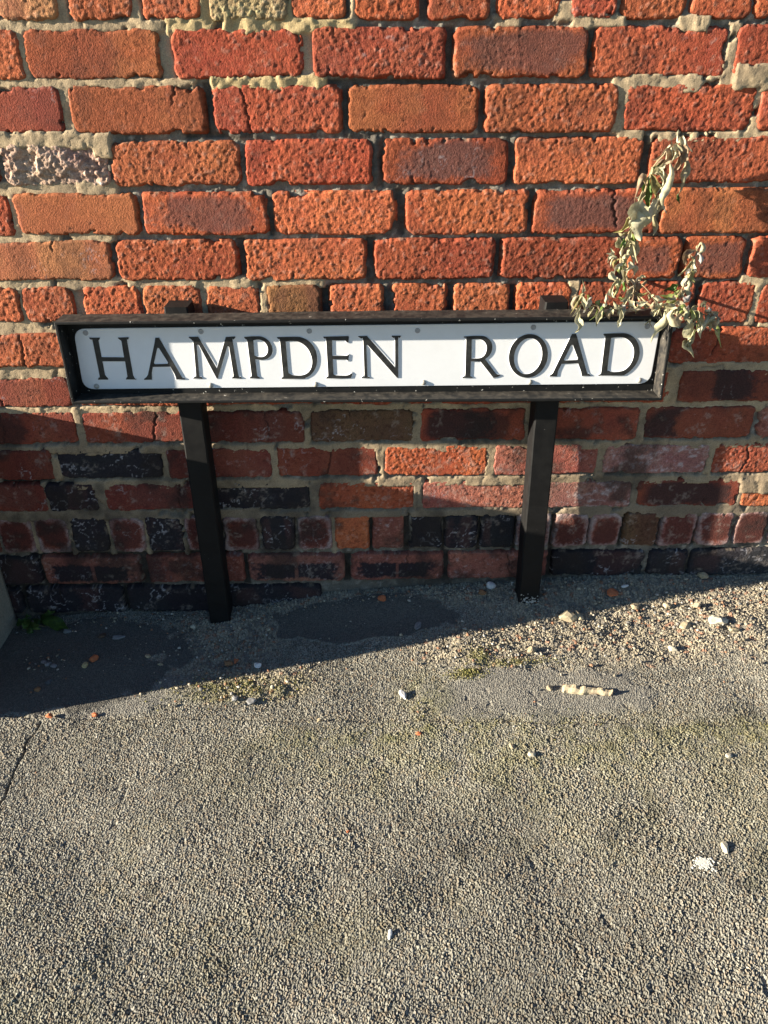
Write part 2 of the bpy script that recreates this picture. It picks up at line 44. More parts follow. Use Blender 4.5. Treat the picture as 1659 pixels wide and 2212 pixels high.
LETTERS=[('H',[(-0.5306,0.5628),(-0.5106,0.5628),(-0.5109,0.5609),(-0.5132,0.5577),(-0.5142,0.5543),(-0.5143,0.5251),(-0.4726,0.5246),(-0.472,0.5538),(-0.4739,0.5576),(-0.4775,0.5608),(-0.4772,0.5628),(-0.4568,0.5634),(-0.457,0.5611),(-0.4595,0.5575),(-0.4609,0.5541),(-0.4609,0.4892),(-0.4561,0.4823),(-0.4564,0.4801),(-0.4766,0.4802),(-0.4765,0.4818),(-0.4734,0.4856),(-0.4726,0.4885),(-0.472,0.5164),(-0.5143,0.5165),(-0.5144,0.4894),(-0.5097,0.4825),(-0.5101,0.48),(-0.5301,0.48),(-0.5299,0.482),(-0.5264,0.4862),(-0.5256,0.4887),(-0.5256,0.554),(-0.5274,0.5578),(-0.531,0.561)],None),('A',[(-0.4078,0.5621),(-0.4005,0.5622),(-0.3694,0.4876),(-0.3667,0.4843),(-0.3627,0.4819),(-0.363,0.4799),(-0.3803,0.4798),(-0.3804,0.484),(-0.3829,0.4931),(-0.3877,0.5055),(-0.4208,0.5051),(-0.4243,0.4941),(-0.4265,0.4796),(-0.4418,0.4794),(-0.4416,0.4817),(-0.4371,0.4847),(-0.4337,0.4891),(-0.4308,0.4957),(-0.4107,0.5523)],[(-0.4057,0.5424),(-0.4039,0.5419),(-0.3909,0.514),(-0.3922,0.5114),(-0.4158,0.511),(-0.4174,0.5129),(-0.4072,0.5408)]),('M',[(-0.3452,0.5636),(-0.3271,0.5638),(-0.2997,0.5022),(-0.2763,0.5631),(-0.2585,0.564),(-0.2581,0.5618),(-0.2627,0.5573),(-0.2638,0.5533),(-0.2599,0.4882),(-0.2576,0.4855),(-0.2537,0.4832),(-0.2539,0.4815),(-0.274,0.4816),(-0.2739,0.4831),(-0.2706,0.4856),(-0.2696,0.4894),(-0.2722,0.5438),(-0.2734,0.5452),(-0.275,0.5448),(-0.3001,0.482),(-0.3024,0.4817),(-0.3281,0.5472),(-0.3301,0.5483),(-0.3322,0.5469),(-0.3347,0.4891),(-0.3329,0.4858),(-0.3288,0.4835),(-0.329,0.4813),(-0.3477,0.4814),(-0.3475,0.4834),(-0.3427,0.486),(-0.3411,0.4891),(-0.338,0.5496),(-0.339,0.5552),(-0.3419,0.5591),(-0.3454,0.5618)],None),('P',[(-0.2419,0.563),(-0.2284,0.5641),(-0.2153,0.5642),(-0.2084,0.5632),(-0.2018,0.56),(-0.196,0.5546),(-0.192,0.547),(-0.1906,0.539),(-0.1921,0.5313),(-0.196,0.5252),(-0.2013,0.521),(-0.2083,0.5188),(-0.2169,0.5185),(-0.2249,0.5195),(-0.2241,0.4895),(-0.2225,0.4859),(-0.2191,0.483),(-0.2193,0.4814),(-0.2397,0.4815),(-0.2397,0.483),(-0.2363,0.4859),(-0.2351,0.4901),(-0.2369,0.5516),(-0.2383,0.5572),(-0.2421,0.5611)],[(-0.2254,0.5563),(-0.2197,0.5574),(-0.2128,0.5571),(-0.2069,0.5544),(-0.2022,0.5491),(-0.1998,0.5419),(-0.2004,0.5347),(-0.2032,0.5291),(-0.2077,0.5254),(-0.2133,0.524),(-0.221,0.5248),(-0.2255,0.5273)]),('D',[(-0.1808,0.5625),(-0.1622,0.563),(-0.1422,0.563),(-0.1316,0.5604),(-0.1226,0.5552),(-0.1153,0.5472),(-0.1102,0.5368),(-0.108,0.5255),(-0.1084,0.5142),(-0.1112,0.5036),(-0.1164,0.4943),(-0.1231,0.4872),(-0.1313,0.4826),(-0.1393,0.4803),(-0.179,0.4801),(-0.1788,0.4819),(-0.1758,0.4849),(-0.1747,0.4882),(-0.1759,0.553),(-0.1773,0.5574),(-0.1809,0.5606)],[(-0.1652,0.5536),(-0.1582,0.5545),(-0.1497,0.5543),(-0.1413,0.5529),(-0.1331,0.5484),(-0.1257,0.5409),(-0.1208,0.5312),(-0.1182,0.5207),(-0.1182,0.511),(-0.1211,0.5012),(-0.1267,0.4933),(-0.1341,0.4889),(-0.1429,0.4871),(-0.1531,0.4876),(-0.1593,0.4895),(-0.1626,0.4923),(-0.1643,0.4972)]),('E',[(-0.0946,0.5629),(-0.0479,0.564),(-0.0466,0.5623),(-0.0481,0.5509),(-0.0513,0.5519),(-0.0536,0.5544),(-0.0574,0.5554),(-0.0785,0.5555),(-0.0789,0.5262),(-0.0541,0.526),(-0.0509,0.5269),(-0.0484,0.5282),(-0.0473,0.5276),(-0.0492,0.5156),(-0.0512,0.5163),(-0.0538,0.5182),(-0.0785,0.519),(-0.0781,0.492),(-0.077,0.4892),(-0.0745,0.4875),(-0.0603,0.4866),(-0.0521,0.4871),(-0.046,0.4899),(-0.0425,0.492),(-0.0419,0.49),(-0.0453,0.4814),(-0.0668,0.4807),(-0.0933,0.4809),(-0.0932,0.4826),(-0.0896,0.4854),(-0.0887,0.4887),(-0.0897,0.5542),(-0.0912,0.5582),(-0.0947,0.5609)],None),('N',[(-0.0297,0.5639),(-0.0133,0.5642),(0.0392,0.5026),(0.0387,0.555),(0.0367,0.5593),(0.0326,0.562),(0.0326,0.5645),(0.0495,0.5644),(0.0495,0.5619),(0.046,0.5588),(0.0449,0.5553),(0.0453,0.4824),(0.0428,0.4819),(-0.0117,0.5455),(-0.0132,0.5468),(-0.0145,0.546),(-0.0136,0.4883),(-0.0121,0.4849),(-0.0085,0.4826),(-0.0085,0.4813),(-0.0253,0.4813),(-0.0253,0.483),(-0.0211,0.4856),(-0.0195,0.4893),(-0.0205,0.554),(-0.0234,0.5584),(-0.0298,0.5622)],None),('R',[(0.1666,0.5624),(0.185,0.5635),(0.2004,0.5634),(0.2079,0.5615),(0.2147,0.5566),(0.2194,0.5499),(0.2213,0.5423),(0.221,0.5348),(0.2184,0.5279),(0.2141,0.5224),(0.2093,0.5182),(0.2299,0.492),(0.2345,0.4883),(0.2402,0.4867),(0.2403,0.485),(0.2345,0.4824),(0.2275,0.4806),(0.2022,0.5114),(0.1995,0.5134),(0.1827,0.5139),(0.183,0.4872),(0.1842,0.4847),(0.1875,0.4827),(0.1876,0.481),(0.1673,0.4806),(0.1673,0.4823),(0.1716,0.4849),(0.173,0.4886),(0.1716,0.5548),(0.1699,0.5583),(0.1667,0.5608)],[(0.182,0.5562),(0.19,0.557),(0.1985,0.5562),(0.2049,0.5528),(0.2091,0.5468),(0.2108,0.5396),(0.2097,0.5316),(0.2066,0.5252),(0.2013,0.5212),(0.1936,0.5197),(0.1835,0.5196)]),('O',[(0.3269,0.5242),(0.3267,0.5175),(0.3255,0.511),(0.3235,0.5047),(0.3206,0.4989),(0.317,0.4937),(0.3126,0.4893),(0.3077,0.4857),(0.3024,0.4831),(0.2967,0.4815),(0.2909,0.481),(0.285,0.4816),(0.2793,0.4832),(0.2739,0.4859),(0.2689,0.4895),(0.2644,0.4939),(0.2606,0.4992),(0.2575,0.505),(0.2552,0.5112),(0.2538,0.5178),(0.2533,0.5245),(0.2538,0.5312),(0.2551,0.5377),(0.2572,0.5438),(0.2602,0.5494),(0.2639,0.5544),(0.2682,0.5586),(0.273,0.562),(0.2782,0.5645),(0.2837,0.566),(0.2894,0.5665),(0.2951,0.566),(0.3006,0.5644),(0.3059,0.5619),(0.3109,0.5585),(0.3153,0.5542),(0.3192,0.5492),(0.3223,0.5435),(0.3247,0.5374),(0.3263,0.5309)],[(0.3159,0.5238),(0.3155,0.5183),(0.3145,0.513),(0.3129,0.5079),(0.3107,0.5032),(0.308,0.499),(0.3048,0.4954),(0.3012,0.4925),(0.2973,0.4903),(0.2933,0.4891),(0.2891,0.4886),(0.285,0.4891),(0.281,0.4904),(0.2772,0.4926),(0.2737,0.4955),(0.2706,0.4991),(0.268,0.5034),(0.266,0.5081),(0.2645,0.5132),(0.2637,0.5185),(0.2635,0.524),(0.264,0.5294),(0.2651,0.5347),(0.2668,0.5397),(0.269,0.5443),(0.2717,0.5484),(0.2749,0.5519),(0.2784,0.5547),(0.2822,0.5567),(0.2862,0.5579),(0.2903,0.5583),(0.2943,0.5579),(0.2982,0.5566),(0.302,0.5546),(0.3054,0.5518),(0.3085,0.5483),(0.3111,0.5442),(0.3132,0.5396),(0.3147,0.5345),(0.3156,0.5292)]),('A',[(0.3674,0.5664),(0.3738,0.567),(0.3759,0.5651),(0.4037,0.4943),(0.4068,0.4897),(0.4126,0.486),(0.4128,0.4844),(0.3957,0.4839),(0.3933,0.4927),(0.3858,0.5091),(0.3546,0.5084),(0.3501,0.4962),(0.349,0.4879),(0.3486,0.4836),(0.3337,0.483),(0.3335,0.485),(0.3372,0.4876),(0.3397,0.4909),(0.3424,0.4978),(0.365,0.5604)],[(0.3694,0.5454),(0.3715,0.5449),(0.3838,0.5192),(0.383,0.5163),(0.3597,0.5152),(0.3583,0.5167),(0.3683,0.5443)]),('D',[(0.4256,0.5665),(0.4431,0.5673),(0.463,0.5674),(0.4725,0.5655),(0.4817,0.5606),(0.4895,0.5533),(0.4953,0.5433),(0.4982,0.5337),(0.4992,0.5241),(0.4976,0.5128),(0.4926,0.5017),(0.4855,0.4924),(0.4777,0.4866),(0.4709,0.4845),(0.4267,0.4843),(0.4265,0.486),(0.4303,0.4884),(0.4316,0.4926),(0.4302,0.5562),(0.4286,0.5614),(0.4259,0.564)],[(0.4413,0.5582),(0.4504,0.5595),(0.4596,0.5594),(0.4684,0.5572),(0.4761,0.5521),(0.4827,0.5445),(0.4867,0.5359),(0.4883,0.5249),(0.4871,0.5136),(0.4829,0.5039),(0.4762,0.4965),(0.468,0.4931),(0.4564,0.492),(0.4491,0.4932),(0.4449,0.4955),(0.4427,0.4994)])]
PLATE=[(-0.5571,0.5782),(0.5283,0.588),(0.5281,0.4683),(-0.5617,0.461)]
SCREWS=[(-0.5361,0.5711),(-0.3215,0.573),(-0.1203,0.5731),(0.0806,0.5732),(0.2947,0.5785),(0.505,0.5794),(-0.5356,0.4666),(-0.3158,0.4677),(-0.1134,0.4688),(0.094,0.4718),(0.2984,0.472),(0.5075,0.475)]
FRAME=[(-0.5755,0.6022),(0.5381,0.6097),(0.5438,0.4471),(-0.5759,0.4446)]
LEAVES=[([(0.5186,-0.0405,0.8822),(0.5187,-0.0375,0.892),(0.5155,-0.0419,0.9039)],0.0056,'P'),([(0.517,-0.0413,0.884),(0.5265,-0.048,0.8853),(0.5363,-0.0465,0.8759),(0.5473,-0.041,0.8678)],0.0074,'P'),([(0.517,-0.0372,0.882),(0.5052,-0.0353,0.8734),(0.4956,-0.0314,0.8612),(0.4844,-0.0315,0.8544)],0.0091,'T'),([(0.5101,-0.0538,0.8833),(0.5095,-0.0513,0.8715),(0.5043,-0.052,0.8581),(0.4942,-0.0475,0.85)],0.0185,'T'),([(0.5107,-0.0574,0.8836),(0.5117,-0.0571,0.8686),(0.506,-0.0637,0.8575)],0.0143,'P'),([(0.5153,-0.0505,0.8814),(0.52,-0.0538,0.8649),(0.5194,-0.0532,0.8496),(0.5178,-0.0506,0.8399)],0.0187,'B'),([(0.5186,-0.0516,0.8815),(0.5267,-0.0584,0.8703),(0.5251,-0.0587,0.8586),(0.5216,-0.0568,0.8466)],0.0143,'B'),([(0.5334,-0.0473,0.8608),(0.5394,-0.0464,0.8488),(0.5362,-0.0539,0.8342),(0.536,-0.054,0.8203),(0.5315,-0.0522,0.8026)],0.0122,'P'),([(0.5313,-0.0517,0.8043),(0.5325,-0.0523,0.7973),(0.5387,-0.0468,0.7866)],0.0065,'G'),([(0.4993,-0.0734,0.856),(0.5057,-0.0715,0.8397),(0.5042,-0.0664,0.822),(0.4986,-0.0725,0.8021),(0.5026,-0.0663,0.7871),(0.5106,-0.0687,0.774)],0.0126,'P'),([(0.5001,-0.0427,0.8572),(0.4906,-0.0382,0.8448),(0.4846,-0.036,0.8342)],0.0152,'B'),([(0.4936,-0.0369,0.8515),(0.4885,-0.0387,0.8396),(0.4844,-0.0338,0.8339)],0.0152,'G'),([(0.475,-0.0563,0.8365),(0.4815,-0.0605,0.8214),(0.4874,-0.0595,0.8073),(0.4905,-0.0568,0.7946)],0.0152,'O'),([(0.4786,-0.0425,0.8349),(0.4771,-0.0433,0.8123),(0.4805,-0.0477,0.7916),(0.4858,-0.0411,0.7726)],0.0143,'G'),([(0.4895,-0.0604,0.842),(0.4987,-0.058,0.8314),(0.4936,-0.0605,0.824)],0.0122,'P'),([(0.4962,-0.0511,0.8529),(0.4909,-0.0537,0.8413),(0.4895,-0.0512,0.8324)],0.0122,'P'),([(0.4988,-0.0638,0.8043),(0.4938,-0.0582,0.7895),(0.4872,-0.0588,0.7717),(0.4816,-0.0637,0.759)],0.0174,'P'),([(0.4992,-0.0509,0.7776),(0.4972,-0.0537,0.7618),(0.5035,-0.047,0.7459),(0.4987,-0.0532,0.735)],0.0109,'P'),([(0.5026,-0.0523,0.7992),(0.5026,-0.0487,0.7844),(0.4983,-0.0526,0.7688)],0.0143,'P'),([(0.465,-0.0688,0.7947),(0.4588,-0.0737,0.7831),(0.4536,-0.0704,0.7684),(0.4483,-0.0712,0.7523)],0.0261,'P'),([(0.4591,-0.0745,0.7797),(0.4663,-0.0771,0.7658),(0.4656,-0.0718,0.7451),(0.469,-0.0779,0.7306)],0.0226,'P'),([(0.4724,-0.0588,0.7682),(0.4772,-0.0626,0.7579),(0.4798,-0.0637,0.7517)],0.01,'P'),([(0.4699,-0.0533,0.7996),(0.4624,-0.0537,0.7982),(0.4545,-0.0539,0.7997)],0.0061,'P'),([(0.4521,-0.0467,0.7673),(0.4462,-0.0539,0.7548),(0.4402,-0.0478,0.7419),(0.4275,-0.0461,0.7388)],0.0091,'O'),([(0.4553,-0.0469,0.7407),(0.444,-0.054,0.7374),(0.4357,-0.0474,0.74)],0.0083,'P'),([(0.4336,-0.0586,0.7337),(0.4378,-0.0571,0.7213),(0.4464,-0.0583,0.7139)],0.0139,'P'),([(0.4437,-0.0612,0.7322),(0.442,-0.0641,0.7217),(0.4393,-0.0612,0.7164)],0.0096,'G'),([(0.4648,-0.0638,0.7289),(0.4591,-0.0628,0.7119),(0.4548,-0.0588,0.6903)],0.0122,'P'),([(0.4684,-0.0629,0.7287),(0.4681,-0.061,0.7077),(0.468,-0.0685,0.6799)],0.0122,'P'),([(0.465,-0.0572,0.7341),(0.4652,-0.0583,0.7185)],0.0065,'G'),([(0.4232,-0.0562,0.7156),(0.4277,-0.0627,0.7065),(0.4342,-0.0639,0.7001)],0.0048,'P'),([(0.4156,-0.064,0.7065),(0.4267,-0.0636,0.7052),(0.4363,-0.0605,0.6984)],0.0043,'P'),([(0.4331,-0.0732,0.703),(0.4205,-0.073,0.703),(0.419,-0.0692,0.6909)],0.0052,'P'),([(0.436,-0.071,0.7006),(0.4235,-0.0786,0.6986),(0.4222,-0.079,0.6873)],0.0056,'P'),([(0.4371,-0.0779,0.7002),(0.4291,-0.0749,0.694),(0.4276,-0.079,0.6835)],0.0061,'O'),([(0.4478,-0.0702,0.6956),(0.4361,-0.0739,0.688),(0.4321,-0.071,0.674)],0.0104,'P'),([(0.4514,-0.0714,0.6949),(0.4418,-0.0763,0.6847),(0.441,-0.075,0.6729)],0.0122,'L'),([(0.4574,-0.074,0.6954),(0.4563,-0.0737,0.684),(0.449,-0.0683,0.6781)],0.0117,'P'),([(0.4619,-0.066,0.688),(0.473,-0.064,0.6779),(0.4712,-0.0654,0.6676)],0.0087,'P'),([(0.4233,-0.0825,0.6796),(0.4299,-0.0779,0.6699),(0.438,-0.0822,0.6666)],0.0117,'P'),([(0.4222,-0.0804,0.6753),(0.4336,-0.0822,0.6632),(0.4431,-0.0762,0.6636)],0.01,'P'),([(0.4407,-0.0829,0.6671),(0.4319,-0.0779,0.6563),(0.427,-0.0833,0.6363)],0.01,'P'),([(0.4449,-0.0796,0.6644),(0.4407,-0.0818,0.6495),(0.4334,-0.084,0.6344)],0.0122,'L'),([(0.4535,-0.0702,0.6582),(0.4569,-0.0686,0.648),(0.4566,-0.0705,0.6396)],0.0091,'G'),([(0.4401,-0.091,0.6362),(0.4472,-0.0919,0.633),(0.4536,-0.0938,0.6329)],0.0078,'L'),([(0.42,-0.0857,0.6418),(0.4223,-0.0824,0.6282),(0.4224,-0.0811,0.6169)],0.0052,'P'),([(0.4276,-0.0762,0.6482),(0.4313,-0.076,0.6363),(0.4384,-0.0817,0.6318)],0.0087,'P'),([(0.3706,-0.1019,0.6435),(0.3737,-0.0972,0.6557),(0.3688,-0.0983,0.6694)],0.0048,'P'),([(0.3682,-0.1071,0.6448),(0.3567,-0.1139,0.639),(0.3576,-0.1071,0.6255),(0.367,-0.114,0.6185)],0.0078,'T'),([(0.3661,-0.121,0.6465),(0.3695,-0.129,0.6352),(0.3733,-0.1287,0.6206)],0.0069,'P'),([(0.3584,-0.1414,0.6281),(0.3593,-0.1361,0.6103),(0.3628,-0.144,0.5989),(0.3571,-0.1386,0.5859)],0.0113,'P'),([(0.4002,-0.141,0.6306),(0.3948,-0.1387,0.6146),(0.3941,-0.1381,0.5965)],0.0091,'P'),([(0.4013,-0.136,0.6321),(0.4004,-0.1325,0.6176),(0.405,-0.1318,0.6096)],0.0117,'G'),([(0.4327,-0.1409,0.6274),(0.4351,-0.1361,0.6077),(0.4325,-0.1374,0.594)],0.01,'P'),([(0.4826,-0.073,0.6567),(0.478,-0.074,0.6492),(0.4778,-0.066,0.6354)],0.0143,'B'),([(0.4861,-0.066,0.6667),(0.4756,-0.074,0.6638),(0.4745,-0.0732,0.6549)],0.0061,'T'),([(0.4907,-0.0736,0.6665),(0.4824,-0.0739,0.6685),(0.4808,-0.0714,0.6583)],0.0052,'P'),([(0.497,-0.0798,0.6407),(0.4837,-0.0777,0.6354),(0.4717,-0.0804,0.6371)],0.0061,'O'),([(0.5031,-0.094,0.6423),(0.4982,-0.086,0.6364),(0.4972,-0.0913,0.628)],0.01,'P'),([(0.5568,-0.0617,0.6514),(0.548,-0.0568,0.6434),(0.531,-0.057,0.6366)],0.01,'G'),([(0.5472,-0.094,0.6381),(0.5358,-0.0865,0.6333),(0.5171,-0.0864,0.6383)],0.0122,'L'),([(0.5588,-0.0666,0.6428),(0.5519,-0.0718,0.6323),(0.5456,-0.0737,0.6249)],0.0087,'L'),([(0.5782,-0.056,0.7097),(0.5616,-0.063,0.7066),(0.5608,-0.0562,0.6928),(0.5658,-0.0576,0.6825)],0.0109,'T'),([(0.5786,-0.0586,0.6979),(0.5701,-0.0594,0.6848),(0.5507,-0.0632,0.6651)],0.0117,'P'),([(0.5863,-0.0527,0.7194),(0.5798,-0.059,0.716),(0.5781,-0.0572,0.7081)],0.0048,'P'),([(0.5782,-0.056,0.7097),(0.5857,-0.0567,0.7003),(0.5847,-0.0562,0.6916)],0.0069,'P'),([(0.5755,-0.0636,0.6895),(0.5745,-0.0688,0.6753),(0.5646,-0.0612,0.664)],0.0091,'P'),([(0.5679,-0.0737,0.6698),(0.5753,-0.0738,0.662),(0.5814,-0.0705,0.6524)],0.0061,'P'),([(0.5658,-0.0775,0.6687),(0.5603,-0.0761,0.6569),(0.5666,-0.0788,0.6438)],0.0083,'P'),([(0.5649,-0.0752,0.6624),(0.576,-0.0711,0.6536),(0.5703,-0.0765,0.6471)],0.0074,'O'),([(0.5607,-0.0807,0.6483),(0.5723,-0.0827,0.6408),(0.5707,-0.0807,0.6276)],0.0117,'W'),([(0.5556,-0.0812,0.6484),(0.5542,-0.0837,0.6373),(0.5515,-0.0832,0.6244)],0.01,'P'),([(0.5553,-0.1261,0.6482),(0.5496,-0.1289,0.6376),(0.5386,-0.1291,0.6291)],0.0122,'W'),([(0.491,-0.1221,0.6439),(0.5003,-0.1232,0.6326),(0.495,-0.124,0.6174)],0.0083,'P'),([(0.5081,-0.1298,0.6362),(0.5045,-0.126,0.6256),(0.4911,-0.1288,0.6197)],0.01,'P'),([(0.5109,-0.1261,0.6333),(0.521,-0.1263,0.6217),(0.5174,-0.1267,0.6121)],0.01,'P'),([(0.5101,-0.1483,0.6393),(0.5213,-0.1418,0.6317),(0.5287,-0.1482,0.6315)],0.0096,'P'),([(0.5267,-0.111,0.6272),(0.5335,-0.116,0.6343),(0.5418,-0.1185,0.6368)],0.0087,'L'),([(0.4964,-0.1164,0.6452),(0.5103,-0.1135,0.6377),(0.5232,-0.1114,0.6351)],0.0074,'P'),([(0.5051,-0.1527,0.6272),(0.5094,-0.1538,0.6122),(0.5053,-0.1464,0.5945),(0.4958,-0.1514,0.5844),(0.4903,-0.1533,0.5702)],0.0152,'P'),([(0.5141,-0.1676,0.6332),(0.5136,-0.1637,0.6207),(0.5235,-0.1641,0.6093),(0.5327,-0.1621,0.6)],0.0143,'P'),([(0.5274,-0.162,0.6277),(0.5255,-0.1651,0.6153),(0.5338,-0.1618,0.6018)],0.0122,'T'),([(0.5611,-0.1441,0.6051),(0.5618,-0.1429,0.589),(0.565,-0.1483,0.5749),(0.5564,-0.147,0.5646)],0.02,'P'),([(0.5656,-0.1482,0.5945),(0.5622,-0.141,0.5706),(0.5553,-0.1412,0.5657),(0.5662,-0.1447,0.5537),(0.5782,-0.1413,0.5392)],0.0174,'P'),([(0.5931,-0.1367,0.6133),(0.6,-0.1322,0.5954),(0.6003,-0.1323,0.5845)],0.0113,'P'),([(0.6019,-0.1338,0.6046),(0.6128,-0.1266,0.5916),(0.6171,-0.1332,0.5776),(0.6293,-0.1309,0.5526)],0.0074,'L'),([(0.5759,-0.1352,0.6295),(0.576,-0.1389,0.6362),(0.585,-0.1343,0.6243)],0.01,'P'),([(0.5367,-0.1557,0.6354),(0.5433,-0.158,0.6265),(0.5421,-0.1589,0.6115)],0.0109,'P'),([(0.5477,-0.1546,0.6293),(0.5448,-0.158,0.6189),(0.557,-0.1516,0.6073)],0.0096,'P'),([(0.5563,-0.1532,0.6269),(0.5647,-0.1471,0.6156),(0.5597,-0.1517,0.6034)],0.01,'P'),([(0.5678,-0.1487,0.6256),(0.572,-0.149,0.6141),(0.5827,-0.141,0.5952)],0.01,'P'),([(0.5671,-0.1479,0.6119),(0.5751,-0.1419,0.6023),(0.569,-0.1488,0.5908)],0.0109,'P'),([(0.5812,-0.139,0.6247),(0.5918,-0.1342,0.6194),(0.6004,-0.1315,0.6205)],0.0078,'P'),([(0.5878,-0.1319,0.6149),(0.5873,-0.1387,0.6052),(0.5951,-0.1388,0.5954)],0.0087,'T'),([(0.5992,-0.1263,0.6172),(0.6064,-0.1296,0.6141),(0.6114,-0.1309,0.6066)],0.0078,'P'),([(0.5433,-0.1589,0.6153),(0.5506,-0.1586,0.6075),(0.5499,-0.1557,0.5969)],0.0083,'P'),([(0.5371,-0.1517,0.621),(0.5438,-0.1539,0.6215),(0.5547,-0.1516,0.6189)],0.0087,'P'),([(0.5908,-0.132,0.6285),(0.5938,-0.131,0.6205),(0.5925,-0.1311,0.6127)],0.0056,'W'),([(0.463,-0.1172,0.6351),(0.4747,-0.1189,0.6316),(0.4858,-0.1186,0.6353)],0.0078,'P'),([(0.4509,-0.1169,0.639),(0.4596,-0.1185,0.6297),(0.4664,-0.124,0.6254)],0.0078,'P'),([(0.4223,-0.1231,0.637),(0.4297,-0.1289,0.6289),(0.4417,-0.1284,0.6268)],0.0074,'P'),([(0.4516,-0.1219,0.6249),(0.4642,-0.121,0.6207),(0.4752,-0.1222,0.6228)],0.0065,'T'),([(0.4782,-0.1181,0.6353),(0.486,-0.1116,0.6238),(0.4912,-0.1181,0.6274)],0.0078,'P'),([(0.417,-0.1262,0.6283),(0.4199,-0.1336,0.6207),(0.4223,-0.134,0.6169)],0.0056,'P'),([(0.4574,-0.084,0.646),(0.4631,-0.0828,0.6495),(0.4689,-0.0804,0.6547)],0.0052,'T'),([(0.4356,-0.1179,0.6355),(0.4452,-0.1115,0.6357),(0.4523,-0.1143,0.6345)],0.0065,'P'),([(0.4946,-0.1264,0.6373),(0.4915,-0.1289,0.6284),(0.5032,-0.1228,0.617)],0.0087,'T'),([(0.5233,-0.1083,0.6401),(0.5374,-0.106,0.6316),(0.5477,-0.1085,0.6244)],0.0078,'P')]
STEMS=[([(0.5178,0.0,0.6408),(0.4773,-0.06,0.6398),(0.4541,-0.06,0.6733),(0.4444,-0.06,0.6982),(0.4549,-0.05,0.7375),(0.4706,-0.05,0.7955),(0.4814,-0.04,0.8398),(0.4962,-0.045,0.8642),(0.5188,-0.04,0.8822)],0.003),([(0.4773,-0.06,0.6398),(0.482,-0.1,0.6226),(0.4511,-0.11,0.6256),(0.4167,-0.115,0.6243),(0.3881,-0.11,0.629),(0.3722,-0.1,0.642)],0.002),([(0.4773,-0.06,0.6398),(0.4997,-0.1,0.6224),(0.5302,-0.095,0.6268),(0.5546,-0.08,0.6403),(0.5668,-0.07,0.667),(0.5779,-0.06,0.6992),(0.5791,-0.06,0.7124)],0.0022),([(0.4961,-0.11,0.6252),(0.5301,-0.125,0.6251),(0.5546,-0.14,0.6214),(0.5826,-0.135,0.6159),(0.6092,-0.13,0.6093)],0.0018),([(0.4773,-0.06,0.6398),(0.4845,-0.075,0.6533),(0.5,-0.09,0.6394)],0.0013)]
STONES=[(0.2663,-0.0056,0.0222,0.0204,'white'),(0.2442,-0.0342,0.0142,0.0214,'brown'),(0.0114,-0.0331,0.0174,0.0163,'orange'),(0.5394,-0.06,0.0245,0.023,'orange'),(0.5703,-0.0401,0.0225,0.0091,'white'),(0.0889,-0.1228,0.0157,0.0289,'grey'),(-0.6245,-0.1683,0.0188,0.0178,'orange'),(-0.6381,-0.1866,0.0132,0.0139,'yellow'),(-0.7231,-0.1744,0.0135,0.013,'grey'),(-0.7092,-0.1817,0.0123,0.0116,'grey'),(-0.7356,-0.1657,0.0114,0.0117,'grey'),(-0.5908,-0.0957,0.0294,0.0143,'grey'),(-0.6297,-0.087,0.0149,0.021,'dkbrown'),(-0.721,-0.0614,0.0212,0.0149,'grey'),(-0.3218,-0.2036,0.0186,0.0143,'brown'),(-0.3057,-0.1976,0.0104,0.0143,'orange'),(-0.2559,-0.2184,0.0133,0.0153,'white'),(-0.4241,-0.0687,0.0133,0.0128,'cream'),(0.7599,-0.0035,0.0236,0.019,'tan'),(-0.2881,-0.3194,0.0127,0.0203,'grey'),(-0.2556,-0.33,0.0194,0.0157,'grey'),(0.0495,-0.3285,0.0105,0.0241,'white'),(0.4217,-0.1248,0.0363,0.0294,'mortar'),(0.4458,-0.1223,0.015,0.0271,'mortar'),(0.3401,-0.3392,0.0115,0.0122,'tan'),(0.323,-0.2248,0.0172,0.0163,'tan'),(0.2744,-0.5066,0.0142,0.0122,'cream'),(0.243,-0.4847,0.0089,0.0123,'tan'),(0.6138,-0.5334,0.0121,0.0096,'cream'),(0.5361,-0.7145,0.0102,0.0195,'cream'),(-0.7186,-0.2515,0.011,0.0126,'brown'),(-0.5695,-0.3372,0.0123,0.0094,'orange'),(0.6643,-0.1749,0.0217,0.0174,'mortar'),(0.7321,-0.1737,0.0373,0.0278,'whitem'),(0.7122,-0.111,0.0157,0.0155,'mortar'),(0.6479,-0.1044,0.0156,0.0153,'mortar'),(0.7563,-0.2043,0.0174,0.0125,'mortar'),(-0.6621,-0.336,0.0136,0.012,'orange'),(0.0139,-0.8225,0.0069,0.0123,'white'),(0.6136,-0.2433,0.0167,0.012,'cream'),(0.579,-0.1006,0.0165,0.0152,'tan'),(-0.7026,-0.2304,0.0154,0.0114,'dkgrey'),(-0.1139,-0.393,0.0084,0.0086,'tan'),(0.0751,-0.4412,0.009,0.0083,'orange'),(-0.0518,-0.6441,0.0058,0.0057,'orange'),(-0.4702,-0.1959,0.0106,0.0098,'tan'),(-0.5043,-0.1687,0.0108,0.0099,'tan')]
